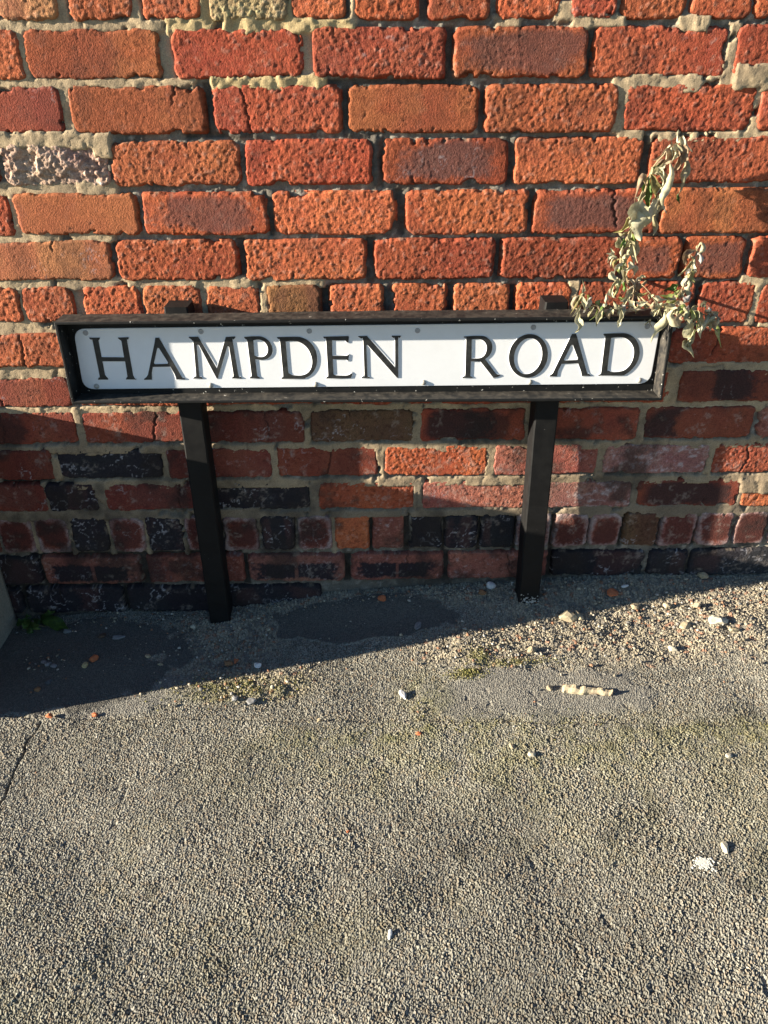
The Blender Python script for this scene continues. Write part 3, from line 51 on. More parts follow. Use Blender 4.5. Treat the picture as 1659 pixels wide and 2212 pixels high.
WEED=[([(-0.7993,-0.0067,-0.1308),(-0.7708,-0.0372,-0.121),(-0.7418,-0.0505,-0.1272),(-0.7118,-0.0686,-0.1253)],0.0213,'G'),([(-0.7924,-0.0074,-0.1304),(-0.7744,-0.0124,-0.1213),(-0.7711,0.01,-0.129)],0.0122,'G'),([(-0.844,-0.0438,-0.1337),(-0.8299,-0.0416,-0.1248),(-0.8198,-0.0221,-0.1321)],0.0114,'G'),([(-0.8198,-0.0221,-0.1321),(-0.8145,-0.0533,-0.1238),(-0.8204,-0.0596,-0.1322)],0.0122,'G'),([(-0.8179,-0.0327,-0.132),(-0.7859,-0.0662,-0.122),(-0.7792,-0.0603,-0.1296)],0.0102,'G'),([(-0.8239,-0.0286,-0.1324),(-0.7974,-0.0751,-0.1227),(-0.7905,-0.0758,-0.1303)],0.0102,'D'),([(-0.8144,-0.0192,-0.1318),(-0.7894,-0.0456,-0.1222),(-0.7819,-0.0414,-0.1297)],0.0081,'D'),([(-0.8327,-0.0173,-0.133),(-0.8248,-0.0214,-0.1245),(-0.8181,-0.0153,-0.132)],0.0081,'D')]
# ------------------------------------------------------------------ helpers
def h2(ix, iy, seed):
    n = (ix * 374761393 + iy * 668265263 + int(seed) * 974634777) & 0xffffffff
    n = ((n ^ (n >> 13)) * 1274126177) & 0xffffffff
    n = ((n ^ (n >> 16)) * 2246822519) & 0xffffffff
    return ((n ^ (n >> 15)) & 0xffffff) / float(0x1000000)
def vn(x, y, seed=0):
    x = np.asarray(x, float); y = np.asarray(y, float)
    fx = np.floor(x); fy = np.floor(y); ix = fx.astype(np.int64); iy = fy.astype(np.int64)
    u = x - fx; v = y - fy; u = u * u * (3 - 2 * u); v = v * v * (3 - 2 * v)
    a = h2(ix, iy, seed); b = h2(ix + 1, iy, seed); c = h2(ix, iy + 1, seed); d = h2(ix + 1, iy + 1, seed)
    return (a + (b - a) * u + (c - a) * v + (a - b - c + d) * u * v) * 2 - 1
def fbm(x, y, seed=0, octv=3, gain=.5):
    s = 0; a = 1; t = 0
    for k in range(octv):
        s = s + a * vn(x * 2 ** k + 13.7 * k, y * 2 ** k + 7.1 * k, seed + k); t += a; a *= gain
    return s / t
def vor(x, y, seed=0):
    ix = np.floor(x).astype(np.int64); iy = np.floor(y).astype(np.int64)
    f1 = np.full(np.shape(x), 9.); f2 = f1.copy(); cid = np.zeros(np.shape(x))
    dx1 = np.zeros(np.shape(x)); dy1 = dx1.copy()
    for i in (-1, 0, 1):
        for j in (-1, 0, 1):
            px = ix + i + .1 + .8 * h2(ix + i, iy + j, seed); py = iy + j + .1 + .8 * h2(ix + i, iy + j, seed + 1)
            dx = x - px; dy = y - py
            d = np.sqrt(dx ** 2 + dy ** 2); c = h2(ix + i, iy + j, seed + 2)
            nw = d < f1
            f2 = np.where(nw, f1, np.minimum(f2, d)); cid = np.where(nw, c, cid)
            dx1 = np.where(nw, dx, dx1); dy1 = np.where(nw, dy, dy1); f1 = np.where(nw, d, f1)
    return f1, f2, cid, dx1, dy1
def ss(a, b, x):
    t = np.clip((x - a) / (b - a), 0, 1); return t * t * (3 - 2 * t)
def mix(a, b, m):
    return a + (b - a) * m
def cmix(a, b, m):
    return a + (np.asarray(b) - a) * np.asarray(m)[..., None]
def grid_mesh(name, P, colr=None, smooth=True, mats=()):
    nz, nx = P.shape[:2]
    me = bpy.data.meshes.new(name)
    i = np.arange(nz * nx).reshape(nz, nx)
    q = np.stack([i[:-1, :-1], i[:-1, 1:], i[1:, 1:], i[1:, :-1]], -1).reshape(-1, 4)
    me.vertices.add(nz * nx); me.vertices.foreach_set('co', P.reshape(-1).astype(np.float32))
    me.loops.add(q.size); me.loops.foreach_set('vertex_index', q.reshape(-1).astype(np.int32))
    me.polygons.add(len(q)); me.polygons.foreach_set('loop_start', np.arange(0, q.size, 4, dtype=np.int32))
    me.polygons.foreach_set('use_smooth', np.full(len(q), smooth))
    me.update(calc_edges=True)
    if colr is not None:
        a = me.color_attributes.new('tint', 'FLOAT_COLOR', 'POINT')
        c4 = np.ones((nz * nx, 4), np.float32); c4[:, :3] = colr.reshape(-1, 3)
        a.data.foreach_set('color', c4.reshape(-1))
    for m in mats: me.materials.append(m)
    return me
def empty(name, loc=(0, 0, 0), label=None, cat=None, group=None):
    o = bpy.data.objects.new(name, None); o.location = loc; o.empty_display_size = .05; COL.objects.link(o)
    tag(o, label, cat, group); return o
def tag(o, label=None, cat=None, group=None, kind=None):
    for k, v in (('label', label), ('category', cat), ('group', group), ('kind', kind)):
        if v: o[k] = v
    return o
def obj(name, me, parent=None, loc=(0, 0, 0), ploc=None):
    o = bpy.data.objects.new(name, me); o.location = loc; COL.objects.link(o)
    if parent: o.parent = parent
    return o
def shift(me, loc):
    me.transform(Matrix.Translation([-c for c in loc])); return me
def bm_mesh(name, bm, mats=(), smooth=False):
    me = bpy.data.meshes.new(name); bm.to_mesh(me); bm.free()
    for m in mats: me.materials.append(m)
    if smooth: me.polygons.foreach_set('use_smooth', [True] * len(me.polygons))
    return me
# materials -----------------------------------------------------------------
def newmat(name):
    m = bpy.data.materials.new(name); m.use_nodes = True; nt = m.node_tree
    b = nt.nodes['Principled BSDF']; return m, nt, b
def nd(nt, t, **kw):
    n = nt.nodes.new(t)
    for k, v in kw.items(): setattr(n, k, v)
    return n
def tint_mat(name, rough=.9, spec=.25, speck=700, amt=.35, bump=.5, dist=.0006, bscale=900, bump2=0, dist2=.0015, bscale2=330):
    m, nt, b = newmat(name)
    at = nd(nt, 'ShaderNodeAttribute', attribute_name='tint')
    ge = nd(nt, 'ShaderNodeNewGeometry')
    n1 = nd(nt, 'ShaderNodeTexNoise'); n1.inputs['Scale'].default_value = speck; n1.inputs['Detail'].default_value = 3; n1.inputs['Roughness'].default_value = .65
    nt.links.new(ge.outputs['Position'], n1.inputs['Vector'])
    mr = nd(nt, 'ShaderNodeMapRange'); mr.inputs[1].default_value = .3; mr.inputs[2].default_value = .7
    mr.inputs[3].default_value = 1 - amt; mr.inputs[4].default_value = 1 + amt
    nt.links.new(n1.outputs['Fac'], mr.inputs[0])
    mu = nd(nt, 'ShaderNodeVectorMath', operation='SCALE')
    nt.links.new(at.outputs['Color'], mu.inputs[0]); nt.links.new(mr.outputs[0], mu.inputs['Scale'])
    nt.links.new(mu.outputs[0], b.inputs['Base Color'])
    b.inputs['Roughness'].default_value = rough; b.inputs['Specular IOR Level'].default_value = spec
    n2 = nd(nt, 'ShaderNodeTexNoise'); n2.inputs['Scale'].default_value = bscale; n2.inputs['Detail'].default_value = 2
    nt.links.new(ge.outputs['Position'], n2.inputs['Vector'])
    bp = nd(nt, 'ShaderNodeBump'); bp.inputs['Strength'].default_value = bump; bp.inputs['Distance'].default_value = dist
    nt.links.new(n2.outputs['Fac'], bp.inputs['Height']); nt.links.new(bp.outputs[0], b.inputs['Normal'])
    if bump2:
        n3 = nd(nt, 'ShaderNodeTexNoise'); n3.inputs['Scale'].default_value = bscale2; n3.inputs['Detail'].default_value = 3; n3.inputs['Roughness'].default_value = .6
        nt.links.new(ge.outputs['Position'], n3.inputs['Vector'])
        b3 = nd(nt, 'ShaderNodeBump'); b3.inputs['Strength'].default_value = bump2; b3.inputs['Distance'].default_value = dist2
        nt.links.new(n3.outputs['Fac'], b3.inputs['Height']); nt.links.new(b3.outputs[0], bp.inputs['Normal'])
    return m
def paint_mat(name, col, rough=.45, chip=None, chipamt=.0, dirt=(.2, .19, .16), dirtamt=.3, scale=60, spec=.5, bump=.2, chipscale=140):
    """paint with dust and chips"""
    m, nt, b = newmat(name)
    ge = nd(nt, 'ShaderNodeNewGeometry')
    n1 = nd(nt, 'ShaderNodeTexNoise'); n1.inputs['Scale'].default_value = scale; n1.inputs['Detail'].default_value = 6; n1.inputs['Roughness'].default_value = .7
    nt.links.new(ge.outputs['Position'], n1.inputs['Vector'])
    mr = nd(nt, 'ShaderNodeMapRange'); mr.inputs[1].default_value = .4; mr.inputs[2].default_value = .8; mr.inputs[3].default_value = 0; mr.inputs[4].default_value = dirtamt
    nt.links.new(n1.outputs['Fac'], mr.inputs[0])
    mx = nd(nt, 'ShaderNodeMix', data_type='RGBA'); mx.inputs[6].default_value = (*col, 1); mx.inputs[7].default_value = (*dirt, 1)
    nt.links.new(mr.outputs[0], mx.inputs[0]); out = mx.outputs[2]
    if chip:
        n2 = nd(nt, 'ShaderNodeTexNoise'); n2.inputs['Scale'].default_value = chipscale; n2.inputs['Detail'].default_value = 5; n2.inputs['Roughness'].default_value = .6
        nt.links.new(ge.outputs['Position'], n2.inputs['Vector'])
        m2 = nd(nt, 'ShaderNodeMapRange'); m2.inputs[1].default_value = 1 - chipamt; m2.inputs[2].default_value = 1 - chipamt + .02
        nt.links.new(n2.outputs['Fac'], m2.inputs[0])
        mx2 = nd(nt, 'ShaderNodeMix', data_type='RGBA'); mx2.inputs[7].default_value = (*chip, 1)
        nt.links.new(m2.outputs[0], mx2.inputs[0]); nt.links.new(out, mx2.inputs[6]); out = mx2.outputs[2]
    nt.links.new(out, b.inputs['Base Color'])
    ra = nd(nt, 'ShaderNodeMapRange'); ra.inputs[3].default_value = rough; ra.inputs[4].default_value = min(1, rough + .35)
    nt.links.new(n1.outputs['Fac'], ra.inputs[0]); nt.links.new(ra.outputs[0], b.inputs['Roughness'])
    b.inputs['Specular IOR Level'].default_value = spec
    bp = nd(nt, 'ShaderNodeBump'); bp.inputs['Strength'].default_value = bump; bp.inputs['Distance'].default_value = .0006
    nt.links.new(n1.outputs['Fac'], bp.inputs['Height']); nt.links.new(bp.outputs[0], b.inputs['Normal'])
    return m
M_BRICK = tint_mat('brick_clay', amt=.36, bump=.6, dist=.0008, speck=420, bscale=800, bump2=.6, dist2=.0024, bscale2=330)
M_MORT = tint_mat('mortar', amt=.3, bump=.6, dist=.0007, speck=520, bscale=1000, bump2=.4, dist2=.0016, bscale2=380)
M_GROUND = tint_mat('asphalt', amt=.3, bump=.7, dist=.0008, speck=500, bscale=800, rough=.85)
M_STONE = tint_mat('loose_stone', amt=.25, bump=.6, dist=.0006, speck=500, bscale=900)
M_CONC = tint_mat('concrete', amt=.25, bump=.5, dist=.0008, speck=250, bscale=500)
M_BLACK = paint_mat('black_paint_frame', (.005, .0055, .006), .42, chip=(.55, .53, .48), chipamt=.335, dirt=(.03, .03, .028), dirtamt=.3, scale=45, spec=.28)
M_RAIL = paint_mat('worn_sunlit_rail', (.014, .014, .014), .5, chip=(.55, .53, .48), chipamt=.30, dirt=(.16, .138, .11), dirtamt=.7, scale=70, spec=.3, chipscale=70)  # dust and chips, with sunlight on these rail faces put into the colour
M_POST = paint_mat('black_paint_post', (.004, .004, .0045), .5, chip=(.45, .44, .42), chipamt=.27, dirt=(.03, .029, .027), dirtamt=.3, scale=38, spec=.25)
M_WHITE = paint_mat('white_plate_paint', (.78, .80, .83), .3, dirt=(.64, .65, .66), dirtamt=.35, scale=22, bump=.05)
M_LETTER = paint_mat('black_letter_paint', (.010, .011, .012), .3, dirt=(.09, .095, .09), dirtamt=.45, scale=75, bump=.08)
M_FLAKE = paint_mat('flaking_pale_paint', (.42, .42, .40), .8, dirt=(.2, .2, .19), dirtamt=.6, scale=300)
M_STEEL = paint_mat('dull_screw_steel', (.42, .42, .43), .45, dirt=(.16, .15, .14), dirtamt=.5, scale=300)
M_STEEL2 = paint_mat('bright_screw_steel', (.42, .40, .36), .4, dirt=(.25, .2, .15), dirtamt=.5, scale=300)

# ------------------------------------------------------------------ the ground
GZ, GS = -.092, .0636
def ell(x, y, cx, cy, rx, ry, soft, n):
    d = np.sqrt(((x - cx) / rx) ** 2 + ((y - cy) / ry) ** 2) + n
    return 1 - ss(1 - soft, 1 + soft, d)
def seam_y(x): return -.400 - .093 * x
CRACK = [(-.678, -.346), (-.679, -.40), (-.676, -.47), (-.671, -.533), (-.679, -.60), (-.684, -.70)]
def segd(x, y, pts):
    d = np.full(np.shape(x), 9.)
    for (ax, ay), (bx, by) in zip(pts[:-1], pts[1:]):
        t = np.clip(((x - ax) * (bx - ax) + (y - ay) * (by - ay)) / ((bx - ax) ** 2 + (by - ay) ** 2), 0, 1)
        d = np.minimum(d, np.hypot(x - ax - t * (bx - ax), y - ay - t * (by - ay)))
    return d
def ground_base(x, y):
    h = GZ + GS * np.clip(x, -6, 6)
    h = h + .016 * ss(-.14, -.0, y) * ss(-.5, -.1, x) * (1 - ss(.55, .9, x))
    h = h + .006 * vn(x * 5, y * 6, 3) * ss(-.5, -.2, y) + .003 * vn(x * 11, y * 12, 4)
    return h
def ground_field(x, y):
    n1 = fbm(x * 12, y * 12, 11, 4); n2 = fbm(x * 40, y * 40, 21, 3)
    front = ss(-.004, .004, seam_y(x) - y + .006 * n1 + .003 * n2)           # 1 in front of the seam
    nn = .28 * n1 + .12 * n2
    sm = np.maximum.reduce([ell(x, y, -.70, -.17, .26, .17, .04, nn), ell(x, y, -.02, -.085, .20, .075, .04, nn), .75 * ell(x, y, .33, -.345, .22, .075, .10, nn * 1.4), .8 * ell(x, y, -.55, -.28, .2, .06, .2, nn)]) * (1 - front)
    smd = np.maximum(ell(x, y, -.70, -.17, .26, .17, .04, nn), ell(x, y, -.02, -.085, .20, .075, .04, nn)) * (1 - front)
    rub = np.maximum.reduce([ell(x, y, .62, -.15, .42, .14, .2, nn * 1.3), ell(x, y, -.36, -.12, .15, .13, .25, nn * 1.3), ell(x, y, -.27, -.275, .16, .05, .3, nn), ell(x, y, .24, -.2, .16, .07, .3, nn),
                             ss(-.10, -.03, y + .03 * n1) * ss(-.5, -.38, x)]) * (1 - front) * (1 - sm)
    moss = np.maximum.reduce([ell(x, y, .21, -.235, .02, .02, .5, nn * 2), ell(x, y, .29, -.258, .06, .010, .6, nn * 2), ell(x, y, -.29, -.285, .13, .035, .6, nn * 1.6), ell(x, y, .184, -.283, .03, .016, .5, nn * 2),
                              .7 * ell(x, y, .1, -.44, .3, .03, .8, nn * 2), .6 * ell(x, y, .6, -.48, .35, .03, .9, nn * 2), .5 * ell(x, y, .2, -.50, .35, .08, .9, nn * 2), .55 * ell(x, y, .09, -.35, .05, .07, .8, nn * 2)])
    moss = np.clip(moss * (.55 + .9 * n2), 0, 1)
    # aggregate: three stone sizes
    wx = x + .0012 * vn(x * 260, y * 260, 31); wy = y + .0012 * vn(x * 260, y * 260, 32)
    def stones(cell, seed, pk):
        f1, f2, c, dx, dy = vor(wx / cell, wy / cell, seed)
        tilt = (h2((c * 99991).astype(np.int64), 7, 3) - .5) * dx * .9 + (h2((c * 99991).astype(np.int64), 9, 3) - .5) * dy * .9
        edge = ss(.02, .36, f2 - f1)
        return (edge * (.45 + .55 * c) + tilt * edge), c, edge
    hA, cA, eA = stones(.0047, 41, 1); hB, cB, eB = stones(.0031, 51, 1); hC, cC, eC = stones(.0085, 61, 1)
    big = ss(-.15, .35, fbm(x * 30, y * 30, 71, 2))
    hF = mix(hA, np.maximum(hC, hB * .7), big * .5) ; 
    big2 = fbm(x * 7, y * 7, 75, 3)
    hgt = (.0029 * hF + .0010 * hB) * (1 + .45 * big2) + .0012 * n1
    mid = .0019 * hB + .0016 * hA
    smo = .0011 * hB + .0003 * hA
    rb = .0030 * hC + .0022 * hB + .004 * n2 + .003 * n1
    z = mix(mid, hgt, front); z = mix(z, smo, sm); z = mix(z, rb, rub)
    z = z + moss * (.0018 * (1 + n2) + .001 * vn(x * 500, y * 500, 5))
    z = z - .0045 * (1 - front) + .0045 * sm
    z = z + .004 * np.maximum(ell(x, y, -.364, -.05, .055, .05, .6, nn), ell(x, y, .345, -.07, .055, .05, .6, nn)) * (1 + .6 * n2)
    pits = ss(.55, .8, fbm(x * 55, y * 55, 81, 2)); z = z - .0018 * pits * (1 - rub)
    cr = segd(x + .010 * n2, y + .008 * n1, CRACK) + .0015 * vn(x * 300, y * 300, 7); crk = (1 - ss(.0004, .0036, cr)) * ss(-.55, -.2, n2 + .4 * n1); z = z - .007 * crk
    sd = np.abs(seam_y(x) + .008 * n1 - y); sk = (1 - ss(.001, .006, sd)) * ss(.1, -.3, x) * ss(-.35, .2, n2); z = z - .004 * sk
    # colour: stone faces, binder between, patches
    tone = fbm(x * 4, y * 4, 91, 3)
    c1 = np.array((.262, .247, .203)); c2 = np.array((.405, .385, .318)); bind = np.array((.060, .056, .044))
    cc = cmix(np.broadcast_to(c1, x.shape + (3,)).copy(), c2, mix(cB, cA, front))
    warm = (cA > .86) | (cB > .93)
    cc = cmix(cc, np.array((.27, .2, .13)), .6 * warm)
    cc = cmix(cc, np.array((.52, .50, .43)), .8 * (cB < .03))
    cc = cmix(cc, bind, 1 - mix(eB, eA, front * .8) * .85)
    cc = cc * (1 + .20 * tone + .18 * n1)[..., None]; cc = cmix(cc, (.06, .058, .05), .5 * ss(.35, .75, fbm(x * 22, y * 22, 95, 3) + .3 * n2))
    cc = cmix(cc, (.2, .185, .085),   .18 * front * ss(.0, .6, fbm(x * 3.2, y * 5, 97, 3) + .5 * n2))
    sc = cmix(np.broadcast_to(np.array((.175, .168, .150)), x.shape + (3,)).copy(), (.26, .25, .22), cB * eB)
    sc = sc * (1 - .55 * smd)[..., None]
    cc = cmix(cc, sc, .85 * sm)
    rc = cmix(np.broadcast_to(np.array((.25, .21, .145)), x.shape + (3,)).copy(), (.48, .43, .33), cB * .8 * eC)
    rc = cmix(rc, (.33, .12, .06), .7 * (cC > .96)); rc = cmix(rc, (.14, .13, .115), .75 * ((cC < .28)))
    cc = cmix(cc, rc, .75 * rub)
    cc = cmix(cc, (.16, .155, .045), .75 * moss); 
    dust = ss(.35, .7, n1) * (1 - front) * (1 - sm); cc = cmix(cc, (.36, .31, .22), .3 * dust)
    return z, cc
def axis(a, b, st, far, n):
    f = np.arange(a, b + st * .5, st); g = np.geomspace(st * 4, 1, n)
    lo = a - (far + a) * np.geomspace(.002, 1, n) if far else []
    hi = b + (far - b) * np.geomspace(.002, 1, n)
    return f, lo, hi
GST = .0019
xf = np.arange(-.93, .985, GST)
gx = np.concatenate([(-.93 - 40 * np.geomspace(.0003, 1, 26))[::-1], xf, .985 + 40 * np.geomspace(.0003, 1, 26)])
yf = np.arange(-1.02, .006, .0017)
gy = np.concatenate([(-1.02 - 40 * np.geomspace(.0003, 1, 26))[::-1], yf, [.03, .06]])
X, Y = np.meshgrid(gx, gy)
X = .02 + (X - .02) * (1 - .36 * np.clip(-Y / 1.02, 0, 1))
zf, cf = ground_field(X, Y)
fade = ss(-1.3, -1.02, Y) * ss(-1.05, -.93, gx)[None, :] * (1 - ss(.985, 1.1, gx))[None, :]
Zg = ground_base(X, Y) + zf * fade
far_c = np.array((.19, .18, .14)); unseen_road_c = np.array((.055, .055, .055))  # unseen dark road, added to cut light bounced onto the wall
cf = cmix(cmix(np.broadcast_to(far_c, cf.shape).copy(), unseen_road_c, ss(-1.9, -2.0, Y)), cf, fade)
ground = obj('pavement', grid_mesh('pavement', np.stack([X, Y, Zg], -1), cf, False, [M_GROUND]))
tag(ground, kind='structure')
def gz(x, y):
    a = np.array([x]); b = np.array([y]); return float(ground_base(a, b)[0])
del X, Y, zf, cf, Zg

# ------------------------------------------------------------------ the brick wall
wall = empty('brick_wall', (0, 0, -.12), 'old red brick wall with patchy pale mortar joints, behind the street sign', 'wall')
WL = (0, 0, -.12)
STY = {  # base colour, relief mm, bands, dark, lime, vein, pits
 'o': ((.42, .108, .046), .95, .10, 0, .06, 0), 'r': ((.34, .076, .036), .95, .12, .12, .10, 0), 'm': ((.375, .105, .043), .55, .5, .1, .03, 0),
 'M': ((.41, .120, .050), .3, .15, 0, .02, 0), 'y': ((.46, .20, .095), 1.0, .1, 0, .15, 0), 'Y': ((.37, .125, .058), .4, .55, .05, .2, .15),
 'k': ((.355, .085, .036), .7, .25, .75, .06, 0), 'K': ((.30, .064, .030), .6, .25, .9, .05, .05), 'l': ((.35, .082, .043), 1.0, .1, .1, .4, 0),
 'w': ((.50, .31, .24), 1.6, .1, .25, .5, 0), 's': ((.42, .32, .17), 1.6, .1, 0, .1, 0), 'b2': ((.22, .085, .038), .6, .2, .3, .02, 0),
 'c': ((.27, .062, .036), .45, .3, .2, .05, .1), 'd': ((.17, .042, .030), .35, .35, .45, .22, .35), 'b': ((.026, .023, .028), .4, .25, .3, .2, .55),
 'n': ((.12, .058, .034), .45, .3, .3, .05, .45), 'B': ((.27, .064, .038), .4, .2, 1.2, .15, .05), 'h': ((.29, .095, .068), .7, .2, .15, .55, .05),
 'H': ((.36, .17, .14), .5, .2, .2, 1.1, .05), 'p': ((.25, .095, .070), .5, .1, 1.3, .35, .15), 'e': ((.19, .045, .030), .4, .15, .6, -.9, .12), 'bl': ((.022, .019, .022), .35, .1, 0, .1, 1.0)}
def brick_mesh(name, W, H, sty, seed, ci, res=.0020, wx=0., wz=0.):
    base, amp, bands, dark, lime, vein = STY[sty]; rs = random.Random(seed)
    amp *= .001
    nx = max(8, int(W / res)); nz = max(6, int(H / res))
    EX = .0028
    xs = np.linspace(-W / 2 - EX, W / 2 + EX, nx); zs = np.linspace(-H / 2 - EX, H / 2 + EX, nz)
    X, Z = np.meshgrid(xs, zs); ox, oz = seed * 3.17 % 97, seed * 7.31 % 89
    a, b = X + ox, Z + oz
    rc = (.011 if ci < 8 else .008) + .005 * rs.random()
    en = .0034 * fbm(a * 70, b * 70, seed, 3) + .0030 * vn(a * 24, b * 24, seed + 5) + .0012 * vn(a * 260, b * 260, seed + 8)
    qx = np.abs(X) - (W / 2 - rc); qz = np.abs(Z) - (H / 2 - rc)
    d = rc - (np.hypot(np.maximum(qx, 0), np.maximum(qz, 0)) + np.minimum(np.maximum(qx, qz), 0)) - .0006 + en
    chip = ss(.30, .62, fbm(a * 38, b * 38, seed + 31, 3, .6)); d = d - .0075 * chip * ss(.016, .004, d) * (1 if ci < 8 else .6)
    sk = (rs.uniform(-.012, .012), rs.uniform(-.02, .02)); d = d - np.abs(sk[0] * Z * np.sign(X)) * (np.abs(X) > W * .4)
    r = .0048 if ci < 8 else .0040
    dc = np.clip(d, 0, r); out = -(r - np.sqrt(np.maximum(r * r - (r - dc) ** 2, 0))) - 3.0 * np.maximum(-d, 0)
    n0 = fbm(a * 14, b * 14, seed + 1, 3)
    n1 = fbm(a * 170, b * 170, seed + 2, 3, .7)
    n2 = 1 - np.abs(fbm(a * 240, b * 220, seed + 3, 2, .6)) * 2
    rough = ss(-.45, .25, n0 + (.35 if amp > .0008 else -.1))
    out = out + amp * (.75 * n1 + .35 * n2) * (.25 + .75 * rough) + amp * 1.0 * n0 
    wa = a + .0022 * n1; wb = b + .0022 * vn(a * 190, b * 190, seed + 21)
    f1, f2, fc, fdx, fdy = vor(wa / .0062, wb / .0050, seed + 22)
    tl = h2((fc * 99991).astype(np.int64), 5, 3) - .5; tm = h2((fc * 99991).astype(np.int64), 8, 3) - .5
    facet = (fc - .5) * 1.1 + 1.5 * (tl * fdx + tm * fdy) - .55 * (1 - ss(0, .16, f2 - f1))
    out = out + amp * .95 * facet * (.12 + .88 * rough)
    pit = ss(.55, .85, fbm(a * 150 + 9, b * 150, seed + 4, 2)); out = out - .0016 * pit * (.3 + amp * 500)
    if sty == 'w':
        facet0 = facet
        out = out - .0055 * ss(-.2, .1, fbm(a * 38, b * 45, seed + 6, 4)) + .0012 * facet0
    # cracks
    crack = np.zeros_like(X); nc = rs.choice([0, 0, 0, 1, 1]) if W > .15 else 0
    if sty in ('c', 'K', 'd'): nc = max(nc, 1)
    for k in range(nc):
        cx = (rs.random() - .5) * W * .75; wv = cx + rs.uniform(-.2, .2) * Z + .0045 * vn(Z * 35 + k, Z * 0 + seed, 7) + .0035 * vn(Z * 160, Z * 0 + seed, 8) + .0015 * n1
        ln = ss(-.1, .3, vn(Z * 22 + k * 5, Z * 0, seed) + .5 * (rs.random()))
        cw = .0006 + .0008 * rs.random() * (1.5 if sty == 'K' else 1)
        crack = np.maximum(crack, (1 - ss(cw * .6, cw * 1.8, np.abs(X - wv))) * ln)
    out = out - .0035 * crack
    # colour
    u = X / (W / 2); v = Z / (H / 2); sup = (np.abs(u) ** 4 + np.abs(v) ** 4) ** .25
    c = np.broadcast_to(np.array(base) * (.78 + .40 * rs.random()), X.shape + (3,)).copy()
    hue = rs.uniform(-.10, .10); c[..., 1] *= 1 + hue + .16 * n0; c[..., 2] *= 1 + hue
    bd = vn(u * 2.6 + seed, u * 0 + .4 * vn(v * 2, v * 0, 3), seed + 9)
    if bands:
        c = cmix(c, np.array(base) * np.array((.55, .55, .6)), bands * ss(.0, .45, bd)); c = cmix(c, np.array(base) * np.array((1.0, 1.45, 1.3)), .8 * bands * ss(.0, .45, -bd))
    c = c * (1 + .16 * n0 + .22 * n1)[..., None]
    c = cmix(c, np.array(base) * np.array((1.12, 1.42, 1.45)), .5 * ss(.1, .5, facet) * (amp > .0006)); c = cmix(c, (.46, .28, .22), .25 * (fc > .93) * (amp > .0006)); c = cmix(c, np.array(base) * .45, .55 * (fc < .13) * (amp > .0004))
    if dark:
        if sty in ('B', 'r', 'm', 'd', 'b', 'c', 'h', 'H', 'l', 'n', 'b2', 'w', 'Y'):
            dm = ss(-.05, .3, vn(u * 1.6 + seed * .7, v * .5 + seed, seed + 12) + .25 * n1) * ss(1.1, .8, sup + .2 * n0)
        elif sty == 'p':
            dm = ss(.86, .66, np.maximum(np.abs(u) * .98, np.abs((v + .25) * 1.35)) + .25 * n0 + .18 * n1) * (.35 + .65 * (np.abs(u) > .03))
        else:
            dm = ss(.92, .62, sup + .32 * n0 + .15 * n1)
        dcol = (.052, .026, .024) if sty in ('B', 'e') else ((.02, .018, .024) if sty == 'p' else (.13, .055, .045))
        c = cmix(c, dcol, np.clip(dark, 0, .95) * dm)
    if lime > 0:
        lm = ss(.42 - .35 * lime, .85 - .3 * lime, fbm(a * 42, b * 60, seed + 14, 5, .72) * .85 + .35 * n1)
        c = cmix(c, (.46, .40, .40), min(.85, lime + .2) * lm)
    elif lime < 0:
        lm = ss(.72, .98, sup + .18 * n0 + .16 * n1) * (.5 + .5 * ss(-.3, .3, fbm(a * 60, b * 60, seed + 14, 3)))
        c = cmix(c, (.38, .32, .31), .8 * lm)
    if vein:
        vm = (1 - ss(.0, .05, np.abs(fbm(a * 42, b * 42, seed + 15, 3, .55)))) * ss(-.15, .35, fbm(a * 22, b * 22, seed + 16, 2) + (vein - .5) * .6)
        c = cmix(c, (.42, .41, .44), min(.85, vein + .3) * vm)
    c = cmix(c, (.035, .02, .016), .75 * np.maximum(crack, .6 * pit))  # dirt in cracks and pits, also painting in crack shade the mesh misses
    g1 = fbm((X + wx) * 9, (Z + wz) * 9, 401, 4, .6); g2 = fbm((X + wx) * 45, (Z + wz) * 45, 411, 3, .6)
    low = 1 if ci > 8 else .45
    c = cmix(c, (.028, .022, .020), low * .7 * ss(.08, .5, g1 + .35 * g2)); c = cmix(c, (.42, .35, .30), (.30 if ci > 8 else .05) * ss(.2, .6, g2 - .4 * g1) * ss(-.3, .3, fbm(a * 240, b * 240, seed + 51, 2)))
    eg = ss(.004, .0, d); c = c * (1 - .12 * eg)[..., None]
    dusty = ss(.2, .7, fbm(a * 55, b * 55, seed + 18, 3)) * eg; c = cmix(c, (.34, .27, .19), .5 * dusty)
    P = np.stack([X, -out, Z], -1)
    P[0, :, 1] = P[-1, :, 1] = .028; P[:, 0, 1] = P[:, -1, 1] = .028
    return grid_mesh(name, P, np.clip(c, .004, .9), True, [M_BRICK])
for i, (ci, x0, x1, z0, z1, sty) in enumerate(BRICKS):
    rs = random.Random(i * 7 + 1)
    if x1 < -.88 and z1 < .40: continue
    vis = x1 > -.95 and x0 < .97
    me = brick_mesh('brick', x1 - x0, z1 - z0, sty, i + 1, ci, .0020 if vis else .004, (x0 + x1) / 2, (z0 + z1) / 2)
    pr = rs.gauss(0, .0012)
    o = obj('brick', me, wall, ((x0 + x1) / 2 - WL[0], -pr - .001, (z0 + z1) / 2 - WL[2]))
    o.rotation_euler = (rs.gauss(0, .006), rs.gauss(0, .003), rs.gauss(0, .005))
    if sty == 's': o['label'] = 'pale sandy brick smeared with crumbling mortar'
    if sty == 'w': o['label'] = 'weathered pinkish brick with a broken face'
cache = {}
